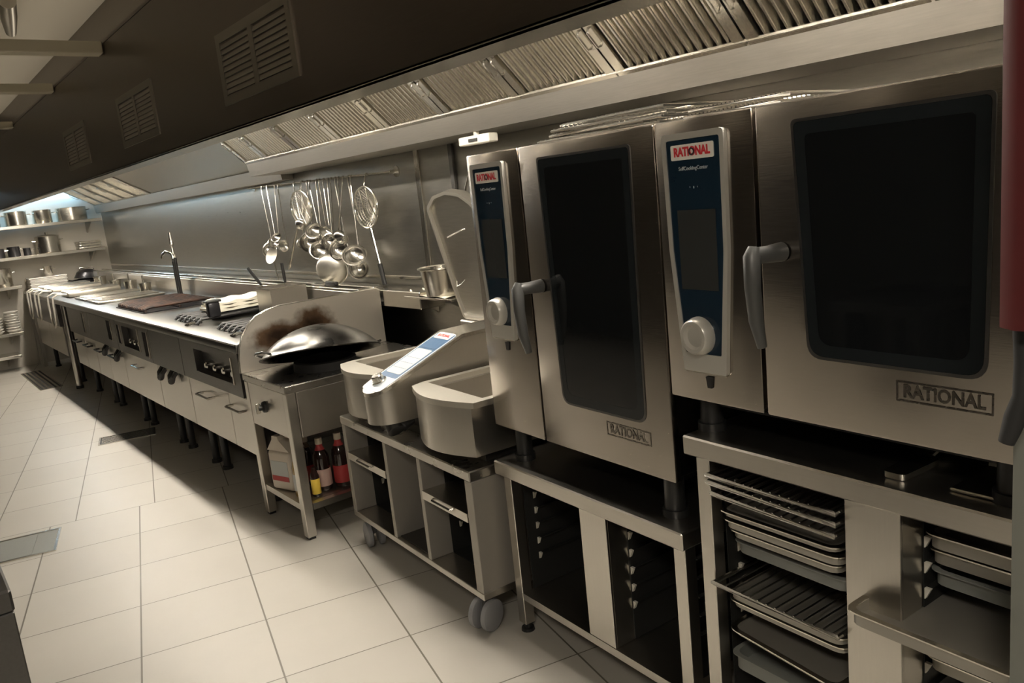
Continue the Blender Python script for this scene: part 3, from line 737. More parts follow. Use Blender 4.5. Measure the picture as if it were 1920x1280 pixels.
# ------------------------------------------------------------------ twin pan cooker
def pan_outline(y0, y1, xf, xb, bulge, chamfer_right, n=14):
    pts = []
    for k in range(n+1):
        s = k/n; y = y1+(y0-y1)*s
        pts.append((xf-bulge*math.sin(PI*s)+.0, y))
    out = [(xb, y1)]+[(pts[0][0]+.05, y1)]+pts[1:-1]
    if chamfer_right: out += [(pts[-1][0], y0), (xb, y0)]
    else: out += [(pts[-1][0]+.05, y0), (xb, y0)]
    return out
def twin_pan():
    t = near('twin_pan_cooker', 'twin pan tilting cooker with sloping control console on the wheeled stand', 'pan cooker', 1.2, 2.2, .592)
    X0, Y0, Z0 = 1.2, 2.2, .592
    zr = .82-Z0
    pans = ((2.20, 2.635), (2.895, 3.30))
    for i, (a, b) in enumerate(pans):
        a -= Y0; b -= Y0
        full = pan_outline(a, b, .095, .72, .058, i == 0, 20)
        body = inset(full, .020)
        nb_ = nb(); ring_prism(nb_, body, inset(full, .045), .035, zr-.021, 'z'); prism(nb_, inset(full, .045), .036, .06, 'z')
        p = obj('pan', nb_, 'steel', t, 30)
        nb_ = nb(); inn = [(max(x, .19), y) for x, y in inset(full, .05)]
        ring_prism(nb_, full, rp_in(full, .055), zr-.0205, zr, 'z'); obj('pan_rim', nb_, 'steel_rim', p, 30)
    # console: wedge with sloping top, rounded front
    yc, hw = 2.77-Y0, .088
    zs0, zs1 = .795-Z0, .957-Z0
    xs0, xs1 = 1.165-X0, 1.565-X0
    def top_z(x): return zs0+(zs1-zs0)*(x-xs0)/(xs1-xs0) if x < xs1 else zs1+.005*(x-xs1)/.3
    bm = nb(); n = 12
    ol = [(xs0+hw-hw*math.sin(PI*k/n), yc+hw*math.cos(PI*k/n)) for k in range(n+1)]
    ol = [(.78, yc+hw), (xs1, yc+hw)]+ol+[(xs1, yc-hw), (.78, yc-hw)]
    lo = [bm.verts.new((x, y, .08)) for x, y in inset(ol, .006)]; hi = [bm.verts.new((x, y, top_z(x)-.016)) for x, y in inset(ol, .006)]
    for k in range(len(ol)): bm.faces.new((lo[k], lo[(k+1) % len(ol)], hi[(k+1) % len(ol)], hi[k]))
    bm.faces.new(lo[::-1])
    m_ = len(ol)
    # top in two planar pieces
    bm.faces.new([hi[k] for k in range(1, m_-1)]); bm.faces.new([hi[0], hi[1], hi[m_-2], hi[m_-1]])
    obj('console', bm, 'steel', t, 25)
    bm = nb()
    ob = [bm.verts.new((x, y, top_z(x)-.015)) for x, y in ol]; oh = [bm.verts.new((x, y, top_z(x))) for x, y in ol]
    for k in range(m_): bm.faces.new((ob[k], ob[(k+1) % m_], oh[(k+1) % m_], oh[k]))
    for s, r_ in ((ob, 1), (oh, 0)):
        bm.faces.new([s[k] for k in range(1, m_-1)]); bm.faces.new([s[0], s[1], s[m_-2], s[m_-1]])
    cp = obj('console_cover', bm, 'steel_bright', t, 25)
    # panel pieces on the slope
    sl = math.atan2(zs1-zs0, xs1-xs0); ln = math.hypot(zs1-zs0, xs1-xs0)
    S = Matrix.Translation((xs0, yc, zs0)) @ Matrix.Rotation(-sl, 4, 'Y')
    def patch(nm, mat, a, b, w, h0, h1, rad=.01):
        bm = nb(); prism(bm, rpoly([(a, -w), (b, -w), (b, w), (a, w)], rad, 3), h0, h1, 'z')
        for v in bm.verts: v.co = S @ v.co
        return obj(nm, bm, mat, cp)
    patch('panel_sheet', 'panel_pale', .02, ln-.01, .076, .0005, .0015, .03); patch('panel_frame', 'panel_blue_light', .11, ln-.018, .068, .0016, .002, .01)
    patch('membrane', 'panel_white', .135, .30, .058, .0021, .0031)
    patch('panel_field', 'panel_blue_light', .31, .365, .060, .0021, .0027)
    patch('logo_plate', 'logo_white', .378, .418, .058, .0021, .003, .005)
    T = S @ Matrix.Translation((.398, 0, .0036)) @ Matrix(((0, 1, 0, 0), (-1, 0, 0, 0), (0, 0, 1, 0), (0, 0, 0, 1)))
    text_mesh('logo_text', 'RATIONAL', .022, 'logo_red', cp, T, .0006, .0003, .85)
    for k in range(3): patch('membrane_line', 'panel_blue_light', .17+.035*k, .172+.035*k, .052, .0032, .0035, 0)
    bm = nb(); lathe(bm, [(0, 0), (.030, 0), (.030, .005), (.024, .008), (.022, .026), (.018, .03), (0, .03)], 22, S @ Matrix.Translation((.075, .006, .0021))); obj('dial', bm, 'steel_polished', cp)
    # outlet valve under the console, dark base plates
    bm = nb(); tube(bm, [(.12, yc-.02, .085), (.075, yc-.02, .065), (.052, yc-.03, .055), (.052, yc-.045, .040)], [.045, .045, .038, .034], 16); v = obj('outlet', bm, 'black_plastic', t)
    bm = nb(); cyl(bm, (.035, yc-.005, .06), (.022, yc-.005, .065), .022, .024, 14); obj('outlet_cap', bm, 'steel_polished', v)
    bm = nb(); box(bm, .15, .72, .05, 1.05, .0005, .034); obj('base', bm, 'steel_dark', t)
    bm = nb(); box(bm, .721, .86, 0, 1.10, .0005, .31, .006); obj('rear_column', bm, 'steel', t)
    # raised lid of the far pan, hinged at the back, leaning slightly to the aisle
    lid_t = math.radians(-13.5); LM = Matrix.Translation((.755, 0, .315)) @ Matrix.Rotation(lid_t, 4, 'Y')
    for (a, b, hh) in ((2.895-Y0, 3.305-Y0, .615), (2.205-Y0, 2.63-Y0, .60)):
        ym = (a+b)/2; w = (b-a)/2
        ol2 = rpoly([(a+.01, .0), (b-.01, .0), (b, .10), (b, hh-.06), (ym+w*.55, hh-.008), (ym, hh+.008), (ym-w*.55, hh-.008), (a, hh-.06), (a, .10)], [.02, .02, 0, .05, .06, .06, .06, .05, 0], 4)
        bm = nb(); ring_prism(bm, ol2, rp2(ol2, .014), -.012, .03, 'x'); 
        for v_ in bm.verts: v_.co = LM @ v_.co
        ld = obj('lid_rim', bm, 'steel_rim', t, 30)
        bm = nb(); prism(bm, rp2(ol2, .0142), .004, .028, 'x')
        for v_ in bm.verts: v_.co = LM @ v_.co
        obj('lid_plate', bm, 'steel_wall', ld)
        bm = nb(); tube(bm, [tuple(LM @ Vector((.0, ym-.06, hh-.17))), tuple(LM @ Vector((-.012, ym-.05, hh-.17))), tuple(LM @ Vector((-.02, ym+.08, hh-.20)))], .004, 6); obj('lid_catch', bm, 'steel_polished', ld)
        bm = nb(); cyl(bm, tuple(LM @ Vector((.004, ym-.03, .09))), tuple(LM @ Vector((-.003, ym-.03, .09))), .016, .014, 14); obj('lid_vent', bm, 'steel_dark', ld)
        bm = nb(); tube(bm, [tuple(LM @ Vector((.0, b-.04, .19))), tuple(LM @ Vector((-.012, b-.05, .17))), tuple(LM @ Vector((-.012, b-.09, .18))), tuple(LM @ Vector((.0, b-.12, .20)))], .0025, 6); obj('wire_clip', bm, 'steel_polished', ld)
def rp_in(full, d):
    c = (sum(p[0] for p in full)/len(full), sum(p[1] for p in full)/len(full))
    ys = [p[1] for p in full]; xs = [p[0] for p in full]
    y0, y1, x1 = min(ys)+d*.55, max(ys)-d*.55, max(xs)-d*.5
    out = []
    for x, y in full: out.append((min(max(x, .150), x1) if x < .5 else x1, min(max(y, y0), y1)))
    return out
def rp2(ol, d):
    ys = [p[0] for p in ol]; zs = [p[1] for p in ol]; cy = (min(ys)+max(ys))/2; cz = (min(zs)+max(zs))/2
    w = (max(ys)-min(ys))/2; h = (max(zs)-min(zs))/2
    return [(cy+(y-cy)*(w-d)/w, cz+(z-cz)*(h-d)/h) for y, z in ol]
twin_pan()

# ------------------------------------------------------------------ ovens
def oven(y0, zb, label, dx=1.355):
    ZT = 1.607
    z0 = {True: .6175, False: .8805}[zb < .8]; fh_ = zb+.0035-z0
    t = near('combi_oven', label, 'oven', dx, y0, z0, 'combination ovens')
    def Z(z): return z-z0
    w = .815
    bm = nb(); box(bm, .022, .76, -w+.012, -.004, Z(zb+.004), Z(ZT-.004), .004); obj('body', bm, 'steel_oven', t)
    bm = nb(); box(bm, 0, .021, -.272, 0, Z(zb), Z(ZT), .004, 2); cp = obj('control_panel', bm, 'steel_oven', t)
    # bezel and blue fascia
    bz = rpoly([(-.031, Z(1.577)), (-.036, Z(1.32)), (-.060, Z(1.042)), (-.184, Z(1.042)), (-.205, Z(1.32)), (-.209, Z(1.577))], [.012, .3, .004, .004, .3, .012], 4)
    bl = rpoly([(-.043, Z(1.563)), (-.047, Z(1.32)), (-.069, Z(1.085)), (-.173, Z(1.085)), (-.194, Z(1.32)), (-.197, Z(1.563))], [.006, .3, .004, .004, .3, .006], 4)
    bm = nb(); ring_prism(bm, bz, bl, -.012, -.0005); obj('bezel', bm, 'knob_silver', cp)
    bm = nb(); prism(bm, bl, -.009, -.0006); obj('fascia_blue', bm, 'panel_blue', cp)
    bm = nb(); prism(bm, rpoly([(-.058, Z(1.552)), (-.180, Z(1.552)), (-.180, Z(1.519)), (-.058, Z(1.519))], .004, 3), -.011, -.0091); obj('logo_plate', bm, 'logo_white', cp)
    text_mesh('logo_text', 'RATIONAL', .0265, 'logo_red', cp, faceX(-.0115, -.119, Z(1.5355)), .0011, .0004, .80)
    bm = nb(); lathe(bm, [(.0050, 0), (.0085, 0), (.0085, .0006), (.0050, .0006), (.0050, 0)], 16, Matrix.Translation((-.0119, -.1195, Z(1.5355))) @ Matrix.Rotation(-PI/2, 4, 'Y')); obj('logo_ring', bm, 'black_plastic', cp)
    text_mesh('model_text', 'SelfCookingCenter', .0115, 'text_white', cp, faceX(-.0093, -.119, Z(1.500)), 0, .0002, .95)
    for q in range(3):
        bm = nb(); box(bm, -.0096, -.0089, -.108-.011*q, -.1065-.011*q, Z(1.458)-.002*(q % 2), Z(1.461), 0); obj('indicator', bm, 'text_white', cp)
    bm = nb(); prism(bm, [(-.066, Z(1.41)), (-.067, Z(1.232)), (-.174, Z(1.232)), (-.176, Z(1.41))], -.0105, -.0091); obj('display', bm, 'display_dark', cp)
    bm = nb(); lathe(bm, [(0, .0), (.044, 0), (.044, .004), (.040, .022), (.036, .026), (.028, .026), (.024, .016), (0, .014)], 30, Matrix.Translation((-.0092, -.112, Z(1.127))) @ Matrix.Rotation(-PI/2, 4, 'Y')); obj('dial', bm, 'knob_silver', cp)
    bm = nb(); prism(bm, [(-.116, Z(1.030)), (-.136, Z(1.030)), (-.132, Z(1.004)), (-.120, Z(1.004))], -.004, -.0003); obj('socket', bm, 'black_plastic', cp)
    bm = nb(); box(bm, -.010, -.0003, -.182, -.06, Z(1.038), Z(1.0415), .001); obj('bezel_foot', bm, 'steel_bright', cp)
    # door
    bm = nb(); box(bm, -.002, .021, -w, -.282, Z(zb), Z(ZT), .005, 2); d = obj('door', bm, 'steel_oven', t)
    wz0 = zb+.138
    wo = rpoly([(-.366, Z(1.571)), (-.738, Z(1.571)), (-.728, Z(wz0)), (-.388, Z(wz0))], [.012, .012, .035, .035], 6)
    bm = nb(); ring_prism(bm, wo, rp2(wo, .006), -.0045, -.0021); obj('window_trim', bm, 'steel_dark', d)
    bm = nb(); prism(bm, rp2(wo, .0061), -.0042, -.0022); g = obj('window_glass', bm, 'glass_black', d)
    bm = nb(); ring_prism(bm, rp2(wo, .0065), rp2(wo, .030), -.0046, -.0043); obj('glass_border', bm, 'glass_edge', d)
    # embossed maker's mark low on the door
    ez = zb+.099
    bm = nb(); rc = [(-.570, Z(ez+.019)), (-.738, Z(ez+.019)), (-.738, Z(ez-.019)), (-.570, Z(ez-.019))]
    ring_prism(bm, rc, rp2(rc, .003), -.0032, -.0021); obj('badge_frame', bm, 'emboss', d)
    text_mesh('badge_text', 'RATIONAL', .034, 'emboss', d, faceX(-.0030, -.654, Z(ez)), .0008, .0004, .86)
    # handle
    hy, hz = -.322, {True: 1.215, False: 1.318}[zb < .8]
    bm = nb(); tube(bm, [(-.003, hy-.012, Z(hz)), (-.045, hy-.008, Z(hz)), (-.070, hy, Z(hz))], [.020, .017, .017], 16); h = obj('handle', bm, 'grey_plastic', d)
    bm = nb(); tube(bm, [(-.072, hy, Z(hz+.018)), (-.078, hy, Z(hz)), (-.080, hy, Z(hz-.06)), (-.074, hy, Z(hz-.13)), (-.062, hy-.002, Z(hz-.185))], [.011, .018, .0165, .015, .010], 12); obj('grip', bm, 'grey_plastic', d)
    for (x, y) in ((.06, -.07), (.06, -w+.07), (.68, -.07), (.68, -w+.07)):
        bm = nb(); cyl(bm, (x, y, .0), (x, y, fh_), .028, .026, 16); cyl(bm, (x, y, 0), (x, y, .02), .034, .034, 16); obj('foot', bm, 'black_plastic', t)
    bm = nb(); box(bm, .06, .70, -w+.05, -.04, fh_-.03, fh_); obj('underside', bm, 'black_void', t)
    return t
oven(2.174, .738, 'taller steel combination oven with closed dark window, next to the twin pan cooker')
oven(1.356, .968, 'shorter and wider looking steel oven at the right edge, beside the red case')

def stand(y0, w, H_, label, D_=.74, xf=1.335):
    t = near('oven_stand', label, 'stand', xf, y0, 0, 'open stands under the ovens')
    bm = nb(); box(bm, 0, D_, -w, 0, H_-.048, H_, .004); obj('top', bm, 'steel_h', t)
    for x in (.02, D_-.06):
        for (a, b) in ((-.062, -.022), (-w+.012, -w+.052)):
            bm = nb(); box(bm, x, x+.04, a, b, .03, H_-.0481, .002); lg = obj('leg', bm, 'steel', t)
            bm = nb(); cyl(bm, (x+.02, (a+b)/2, .0), (x+.02, (a+b)/2, .03), .012, .012, 12); cyl(bm, (x+.02, (a+b)/2, 0), (x+.02, (a+b)/2, .010), .024, .022, 14); obj('foot', bm, 'black_plastic', lg)
    bm = nb(); box(bm, .021, D_-.021, -w+.0521, -.0621, .125, .15); obj('bottom_shelf', bm, 'steel_h', t)
    yd0, yd1 = -.412, -.528
    bm = nb(); box(bm, .022, .03, yd1, yd0, .151, H_-.0481, .001); box(bm, .0301, D_-.05, yd0-.006, yd0, .151, H_-.0481); box(bm, .0301, D_-.05, yd1, yd1+.006, .151, H_-.0481); obj('centre_panel', bm, 'steel', t)
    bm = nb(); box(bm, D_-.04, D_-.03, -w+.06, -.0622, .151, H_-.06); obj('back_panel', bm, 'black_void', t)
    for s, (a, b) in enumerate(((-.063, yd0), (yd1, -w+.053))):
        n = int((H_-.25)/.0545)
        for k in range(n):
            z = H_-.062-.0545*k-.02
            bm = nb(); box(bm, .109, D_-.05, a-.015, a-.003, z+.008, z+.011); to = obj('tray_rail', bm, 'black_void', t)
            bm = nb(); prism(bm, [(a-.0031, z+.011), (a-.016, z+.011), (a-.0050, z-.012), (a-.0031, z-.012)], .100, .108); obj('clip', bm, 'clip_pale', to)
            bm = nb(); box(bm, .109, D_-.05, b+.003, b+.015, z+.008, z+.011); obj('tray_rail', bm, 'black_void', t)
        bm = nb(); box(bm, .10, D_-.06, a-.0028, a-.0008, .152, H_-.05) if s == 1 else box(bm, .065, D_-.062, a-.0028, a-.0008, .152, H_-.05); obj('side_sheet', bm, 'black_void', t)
stand(2.180, .845, .617, 'lower open steel stand, empty, under the taller oven')
stand(1.312, .845, .880, 'taller open steel stand full of trays under the right oven')

# ------------------------------------------------------------------ trays in the stand
def tray(y1, y0, z, dep, kind, label, xf=1.345, tilt=0., group='trays in the tall stand'):
    cat = 'rack' if kind == 'rack' else 'tray'
    nm = 'wire_rack' if kind == 'rack' else 'baking_tray'
    t = near(nm, label, cat, xf, (y0+y1)/2, z, group)
    t.rotation_euler = (tilt, 0, A_NEAR)
    w = (y1-y0)/2; L_ = .50
    if kind == 'rack':
        bm = nb(); tube(bm, [(0, -w, 0), (0, w, 0), (L_, w, 0), (L_, -w, 0)], .0055, 8, closed=True); obj('frame', bm, 'steel_polished', t)
        bm = nb()
        for k in range(14): tube(bm, [(.0, -w+2*w*(k+.5)/14, .003), (L_, -w+2*w*(k+.5)/14, .003)], .0022, 5)
        tube(bm, [(.004, -w, -.004), (.004, w, -.004)], .0045, 6)
        obj('wires', bm, 'steel_polished', t)
    else:
        o = rpoly([(0, -w), (L_, -w), (L_, w), (0, w)], .03, 4); i = rpoly([(.012, -w+.012), (L_-.012, -w+.012), (L_-.012, w-.012), (.012, w-.012)], .025, 4)
        m_ = {'thin': 'tray_dull', 'grey': 'tray_grey', 'deep': 'tray_dull'}[kind]
        bm = nb(); ring_prism(bm, inset(o, .008), i, 0, dep-.0031, 'z'); prism(bm, i, .0005, .003, 'z'); obj('pan', bm, m_, t)
        bm = nb(); ring_prism(bm, o, i, dep-.003, dep, 'z'); obj('rim', bm, 'steel_bright' if kind != 'grey' else 'tray_grey', t)
LA, LB = 1.262, .962
RA, RB = .842, .53
yl, yh = LB-.052, LA-.012
yl = .908; yh = 1.246
yl, yh = .906, 1.244
yl, yh = .912, 1.240
tray(1.243, .910, .795, 0, 'rack', 'topmost wire rack of the left bay in the tall stand', 1.338)
tray(1.243, .910, .775, 0, 'rack', 'second wire rack from the top in the left bay', 1.338, math.radians(1.2))
tray(1.235, .915, .747, 0, 'rack', 'lowest of three wire racks at the top of the left bay', 1.342, math.radians(1.2))
tray(1.235, .915, .695, .014, 'thin', 'thin steel tray under the three wire racks, left bay', 1.352)
tray(1.235, .915, .662, .022, 'thin', 'upper tray of the close pair in the middle of the left bay', 1.362)
tray(1.225, .925, .637, .020, 'thin', 'lower tray of the close pair in the middle of the left bay', 1.372)
tray(1.230, .920, .588, .030, 'grey', 'dull grey round cornered tray in the left bay', 1.395)
tray(1.243, .910, .522, 0, 'rack', 'bright single rack crossing the left bay at mid height', 1.338)
tray(1.235, .915, .478, .020, 'thin', 'tray just under the bright single rack', 1.365)
tray(1.235, .915, .455, .018, 'thin', 'thin tray second under the bright single rack', 1.372)
tray(1.225, .925, .385, .012, 'thin', 'steel tray slipping down to the right in the left bay', 1.355, math.radians(4.5))
tray(1.235, .915, .290, .040, 'grey', 'lowest dull grey tray of the left bay', 1.37)
tray(.780, .525, .795, .014, 'thin', 'topmost thin tray of the right bay in the tall stand', 1.42)
tray(.780, .525, .740, .030, 'deep', 'upper tray of two stacked near the top of the right bay', 1.42)
tray(.780, .525, .705, .030, 'deep', 'lower tray of two stacked near the top of the right bay', 1.43)
tray(.780, .525, .655, .032, 'grey', 'grey round cornered tray above the protruding tray', 1.44)
tray(.862, .535, .600, .030, 'deep', 'tray pulled out in front of the stand, overlapping the centre panel', 1.285)
tray(.780, .525, .545, .035, 'grey', 'grey tray directly below the protruding tray', 1.40)
tray(.780, .525, .480, .030, 'deep', 'lowest visible steel tray of the right bay', 1.42)

# scoop and plate lying on the tall stand, under the oven
t = near('scoop', 'steel scoop lying under the right oven', 'scoop', 1.44, .81, .8815)
bm = nb(); prism(bm, rpoly([(-.06, -.022), (.06, -.026), (.075, .0), (.06, .026), (-.06, .022)], .012, 3), 0, .012, 'z'); obj('blade', bm, 'steel_polished', t)
bm = nb(); tube(bm, [(.075, 0, .008), (.11, -.006, .02), (.125, -.008, .022)], .006, 8); obj('handle', bm, 'steel_polished', t)
t = near('steel_sheet', 'bright steel plate leaning under the right end of the right oven', 'plate', 1.46, .655, .8815)
bm = nb(); box(bm, -.07, .10, -.09, .055, 0, .006, .002); prism(bm, [(.075, .0061), (.10, .0061), (.10, .05), (.092, .05)], -.09, .055, 'y'); obj('plate', bm, 'steel_bright', t)

# wire racks stacked on top of the ovens
def top_rack(x, y, z, rz, label, tilt=0., w=.26):
    t = thing('oven_rack', label, 'rack', N(x, y, z), A_NEAR+rz, 'oven racks on top of the ovens')
    t.rotation_euler = (0, tilt, A_NEAR+rz)
    bm = nb(); tube(bm, [(0, -w, 0), (0, w, 0), (.32, w, 0), (.32, -w, 0)], .004, 8, closed=True); obj('frame', bm, 'steel_polished', t)
    bm = nb()
    for k in range(22): tube(bm, [(0, -w+.01+(2*w-.02)*k/21, .004), (.32, -w+.01+(2*w-.02)*k/21, .004)], .0022, 5)
    obj('wires', bm, 'steel_polished', t)
    bm = nb(); tube(bm, [(.105, -w, -.002), (.105, w, -.002)], .003, 6); tube(bm, [(.215, -w, -.002), (.215, w, -.002)], .003, 6); obj('cross_bars', bm, 'steel_polished', t)
for k, (z, rz, y, x) in enumerate(((1.614, .02, 1.64, 1.42), (1.626, -.03, 1.61, 1.42), (1.638, .04, 1.60, 1.425), (1.650, -.02, 1.59, 1.43))):
    top_rack(x, y, z, rz, ['lowest wire rack of the pile on top of the taller oven', 'second lowest wire rack of the pile on top of the taller oven', 'wire rack just below the top of the pile on the taller oven', 'topmost wire rack of the pile on top of the taller oven'][k], 0., .235-.012*k)
for k, (z, rz, y, x) in enumerate(((1.6143, 0.0, 1.20, 1.43), (1.627, .04, 1.18, 1.43))):
    top_rack(x, y, z, rz, ['lower wire rack lying on top of the right oven', 'upper wire rack lying on top of the right oven'][k], 0., .13)

# ------------------------------------------------------------------ rail with hanging tools
XR = 2.255
t = thing('utensil_rail', 'thin steel rail on the wall panel carrying the ladles', 'rail', (XR, 3.85, 1.66))
def rz_at(y): return 1.645+(y-3.85)*.0205
bm = nb(); tube(bm, [(0, 0, rz_at(3.85)-1.66), (0, 2.12, rz_at(5.97)-1.66)], .006, 8); obj('bar', bm, 'steel_polished', t)
for y in (3.86, 5.93):
    bm = nb(); cyl(bm, (.045, y-3.85, rz_at(y)-1.66), (0, y-3.85, rz_at(y)-1.66), .01, .01, 10); cyl(bm, (.045, y-3.85, rz_at(y)-1.66), (.037, y-3.85, rz_at(y)-1.66), .03, .03, 18); obj('bracket', bm, 'steel_polished', t)
def hook(bm, y):
    z = rz_at(y)
    tube(bm, [(XR+.008, y, z-.004), (XR+.004, y, z+.0072), (XR-.006, y, z+.0078), (XR-.0095, y, z), (XR-.012, y, z-.03)], .0028, 6)
def ladle(yh, yb, zb, rad, label, squash=.6, dx=0., tilt=0., az=50, up=-62):
    zt = rz_at(yh); rad *= 1.06
    t = thing('ladle', label, 'ladle', (XR-.012, yh, zt-.02), 0, 'ladles hanging on the rail')
    o = Vector((XR-.012, yh, zt-.02))
    bm = nb(); hook(bm, yh)
    end = Vector((XR-.012-dx, yb, zb+rad*.75))
    tube(bm, [(XR-.012, yh, zt-.028), tuple((Vector((XR-.012, yh, zt-.028))+end)/2), tuple(end)], [.0045, .0034, .004], 6)
    for v in bm.verts: v.co -= o
    obj('handle', bm, 'steel_polished', t)
    bm = nb(); n = 8
    pr = [(rad*math.sin(PI/2*k/n), -rad*squash*math.cos(PI/2*k/n)) for k in range(n+1)]
    pr += [(rad*1.04, .001)]+[(r_*.94, z+.002) for r_, z in pr[::-1]]; pr[-1] = (0, pr[-1][1])
    mt = Matrix.Translation(Vector((XR-.02-dx-rad*.35, yb, zb))-o) @ Matrix.Rotation(math.radians(az), 4, 'Z') @ Matrix.Rotation(tilt, 4, 'X') @ Matrix.Rotation(math.radians(up), 4, 'Y')
    lathe(bm, pr, 24, mt); obj('bowl', bm, 'steel_rim' if rad > .09 else 'steel_polished', t)
LD = [(5.66, 5.61, 1.24, .052, 'leftmost ladle on the rail, bowl facing the room', .6),
      (5.56, 5.50, 1.285, .036, 'small ladle second from the left end of the rail', .6),
      (5.42, 5.40, 1.325, .036, 'small ladle hanging high in the left cluster', .7),
      (5.36, 5.36, 1.26, .040, 'small ladle behind the left cluster, near the skimmer handle', .6),
      (5.10, 5.02, 1.28, .034, 'small ladle partly hidden by the skimmer handle', .6),
      (4.98, 4.97, 1.40, .034, 'short ladle just under the wide skimmer', .6),
      (4.86, 4.82, 1.355, .055, 'upper left ladle of the middle cluster', .7),
      (4.90, 4.88, 1.285, .060, 'lower left ladle of the middle cluster', .75),
      (4.76, 4.73, 1.235, .056, 'lowest ladle of the middle cluster', .7),
      (4.72, 4.70, 1.30, .045, 'ladle in the centre of the middle cluster', .7),
      (4.66, 4.63, 1.345, .046, 'upper right ladle of the middle cluster', .7),
      (4.60, 4.58, 1.29, .042, 'right lower ladle of the middle cluster', .7),
      (4.50, 4.47, 1.305, .045, 'upper ladle of the pair left of the big sieve', .7),
      (4.46, 4.48, 1.235, .060, 'lower ladle of the pair left of the big sieve', .7),
      (4.30, 4.26, 1.205, .068, 'ladle hanging in front of the big sieve handle, upper', .65),
      (4.33, 4.29, 1.12, .058, 'ladle with shiny bowl below another, beside the sieve handle', .7)]
for i, (a, b, z, rad, lab, sq) in enumerate(LD): ladle(a, b, z, rad, lab, sq, .014*(i % 3), math.radians(-25+17*(i % 4)), [50, 75, 25, 100, 60, -140, 40][i % 7], [-62, -75, -50, -85][i % 4])
ladle(4.40, 4.56, 1.115, .092, 'largest shallow ladle hanging lowest on the rail', .5, .03, math.radians(-35), -125, -70)
# flat turner
t = thing('turner', 'short flat steel turner with pale rectangular blade', 'turner', (XR-.012, 4.56, rz_at(4.56)-.02), 0, 'tools on the rail')
bm = nb(); hook(bm, 4.56); tube(bm, [(XR-.012, 4.56, rz_at(4.56)-.026), (XR-.03, 4.59, 1.25)], .0045, 6)
for v in bm.verts: v.co -= Vector((XR-.012, 4.56, rz_at(4.56)-.02))
obj('handle', bm, 'steel_polished', t)
bm = nb(); box(bm, -.002, .002, -.035, .035, -.05, .04, .001, mtx=Matrix.Translation(Vector((XR-.03, 4.605, 1.21))-Vector((XR-.012, 4.56, rz_at(4.56)-.02))) @ Matrix.Rotation(.5, 4, 'X')); obj('blade', bm, 'steel_bright', t)
def sieve(cy, cz, ry, rzz, hy, hz, label, grip, grip_at, depth, rot=0.):
    t = thing('skimmer', label, 'skimmer', (XR-.03, cy, rz_at(cy)-.02), 0, 'tools on the rail')
    o = Vector((XR-.03, cy, rz_at(cy)-.02)); cen = Vector((XR-.035, cy, cz))
    bm = nb(); ringp = [cen+Vector((0, ry*math.cos(a)*math.cos(rot)-rzz*math.sin(a)*math.sin(rot), rzz*math.sin(a)*math.cos(rot)+ry*math.cos(a)*math.sin(rot))) for a in [2*PI*k/32 for k in range(32)]]
    tube(bm, [tuple(p-o) for p in ringp], .006, 8, closed=True); obj('rim', bm, 'steel_bright', t)
    bm = nb()
    for j in range(1, 9):
        q = j/9; d = depth*math.cos(q*PI/2)
        tube(bm, [tuple(cen+(p-cen)*q+Vector((d, 0, 0))-o) for p in ringp], .0016, 4, closed=True)
    for k in range(32):
        tube(bm, [tuple(cen+(ringp[k]-cen)*q+Vector((depth*math.cos(q*PI/2), 0, 0))-o) for q in (0.06, .25, .5, .75, 1.)], .0016, 4)
    obj('mesh_bowl', bm, 'steel_mesh', t)
    bm = nb()
    for a_, b_ in ((6, 22), (9, 19), (3, 25)):
        tube(bm, [tuple(ringp[a_]+(ringp[b_]-ringp[a_])*q+Vector((-.012*math.sin(PI*q), 0, 0))-o) for q in (0, .25, .5, .75, 1)], .0035, 6)
    obj('brace_wires', bm, 'steel_bright', t)
    v = Vector((XR-.03, hy, hz)); st = cen+(v-cen).normalized()*rzz*.95
    bm = nb(); e = v if not grip else st+(v-st)*grip_at
    tube(bm, [tuple(st-o), tuple(e-o)], [.009, .008], 8)
    obj('handle', bm, 'steel_bright', t); bm = nb()
    tube(bm, [(XR+.008-o.x, 0, rz_at(cy)-o.z-.004), (XR+.004-o.x, 0, rz_at(cy)-o.z+.008), (XR-.008-o.x, 0, rz_at(cy)-o.z+.007), (XR-.03-o.x, 0, cz+rzz-o.z)], .003, 6)
    obj('hook', bm, 'steel_bright', t)
    if grip:
        bm = nb(); tube(bm, [tuple(e-o), tuple(v-o)], [.014, .014], 10); obj('grip', bm, 'black_plastic', t)
sieve(4.98, 1.505, .155, .112, 5.34, 1.10, 'wide oval skimmer hanging upside down with its handle slanting left', False, 1., .03, .12)
sieve(4.115, 1.470, .135, .115, 4.02, 1.03, 'big round wire sieve with a black grip, right end of the rail', True, .64, .05)
t = thing('skimmer', 'small perforated skimmer standing upright behind the steel box', 'skimmer', (2.20, 5.50, 1.0205), 0, 'tools on the rail')
bm = nb(); tube(bm, [(0, 0, .0005), (-.005, .01, .145)], .005, 6); obj('handle', bm, 'steel_polished', t)
bm = nb(); lathe(bm, [(0, -.012), (.04, -.008), (.062, .004), (.064, .006), (.04, -.004), (0, -.008)], 22, Matrix.Translation((-.008, .02, .18)) @ Matrix.Rotation(.5, 4, 'X') @ Matrix.Rotation(math.radians(-65), 4, 'Y')); obj('disc', bm, 'steel_mesh', t)

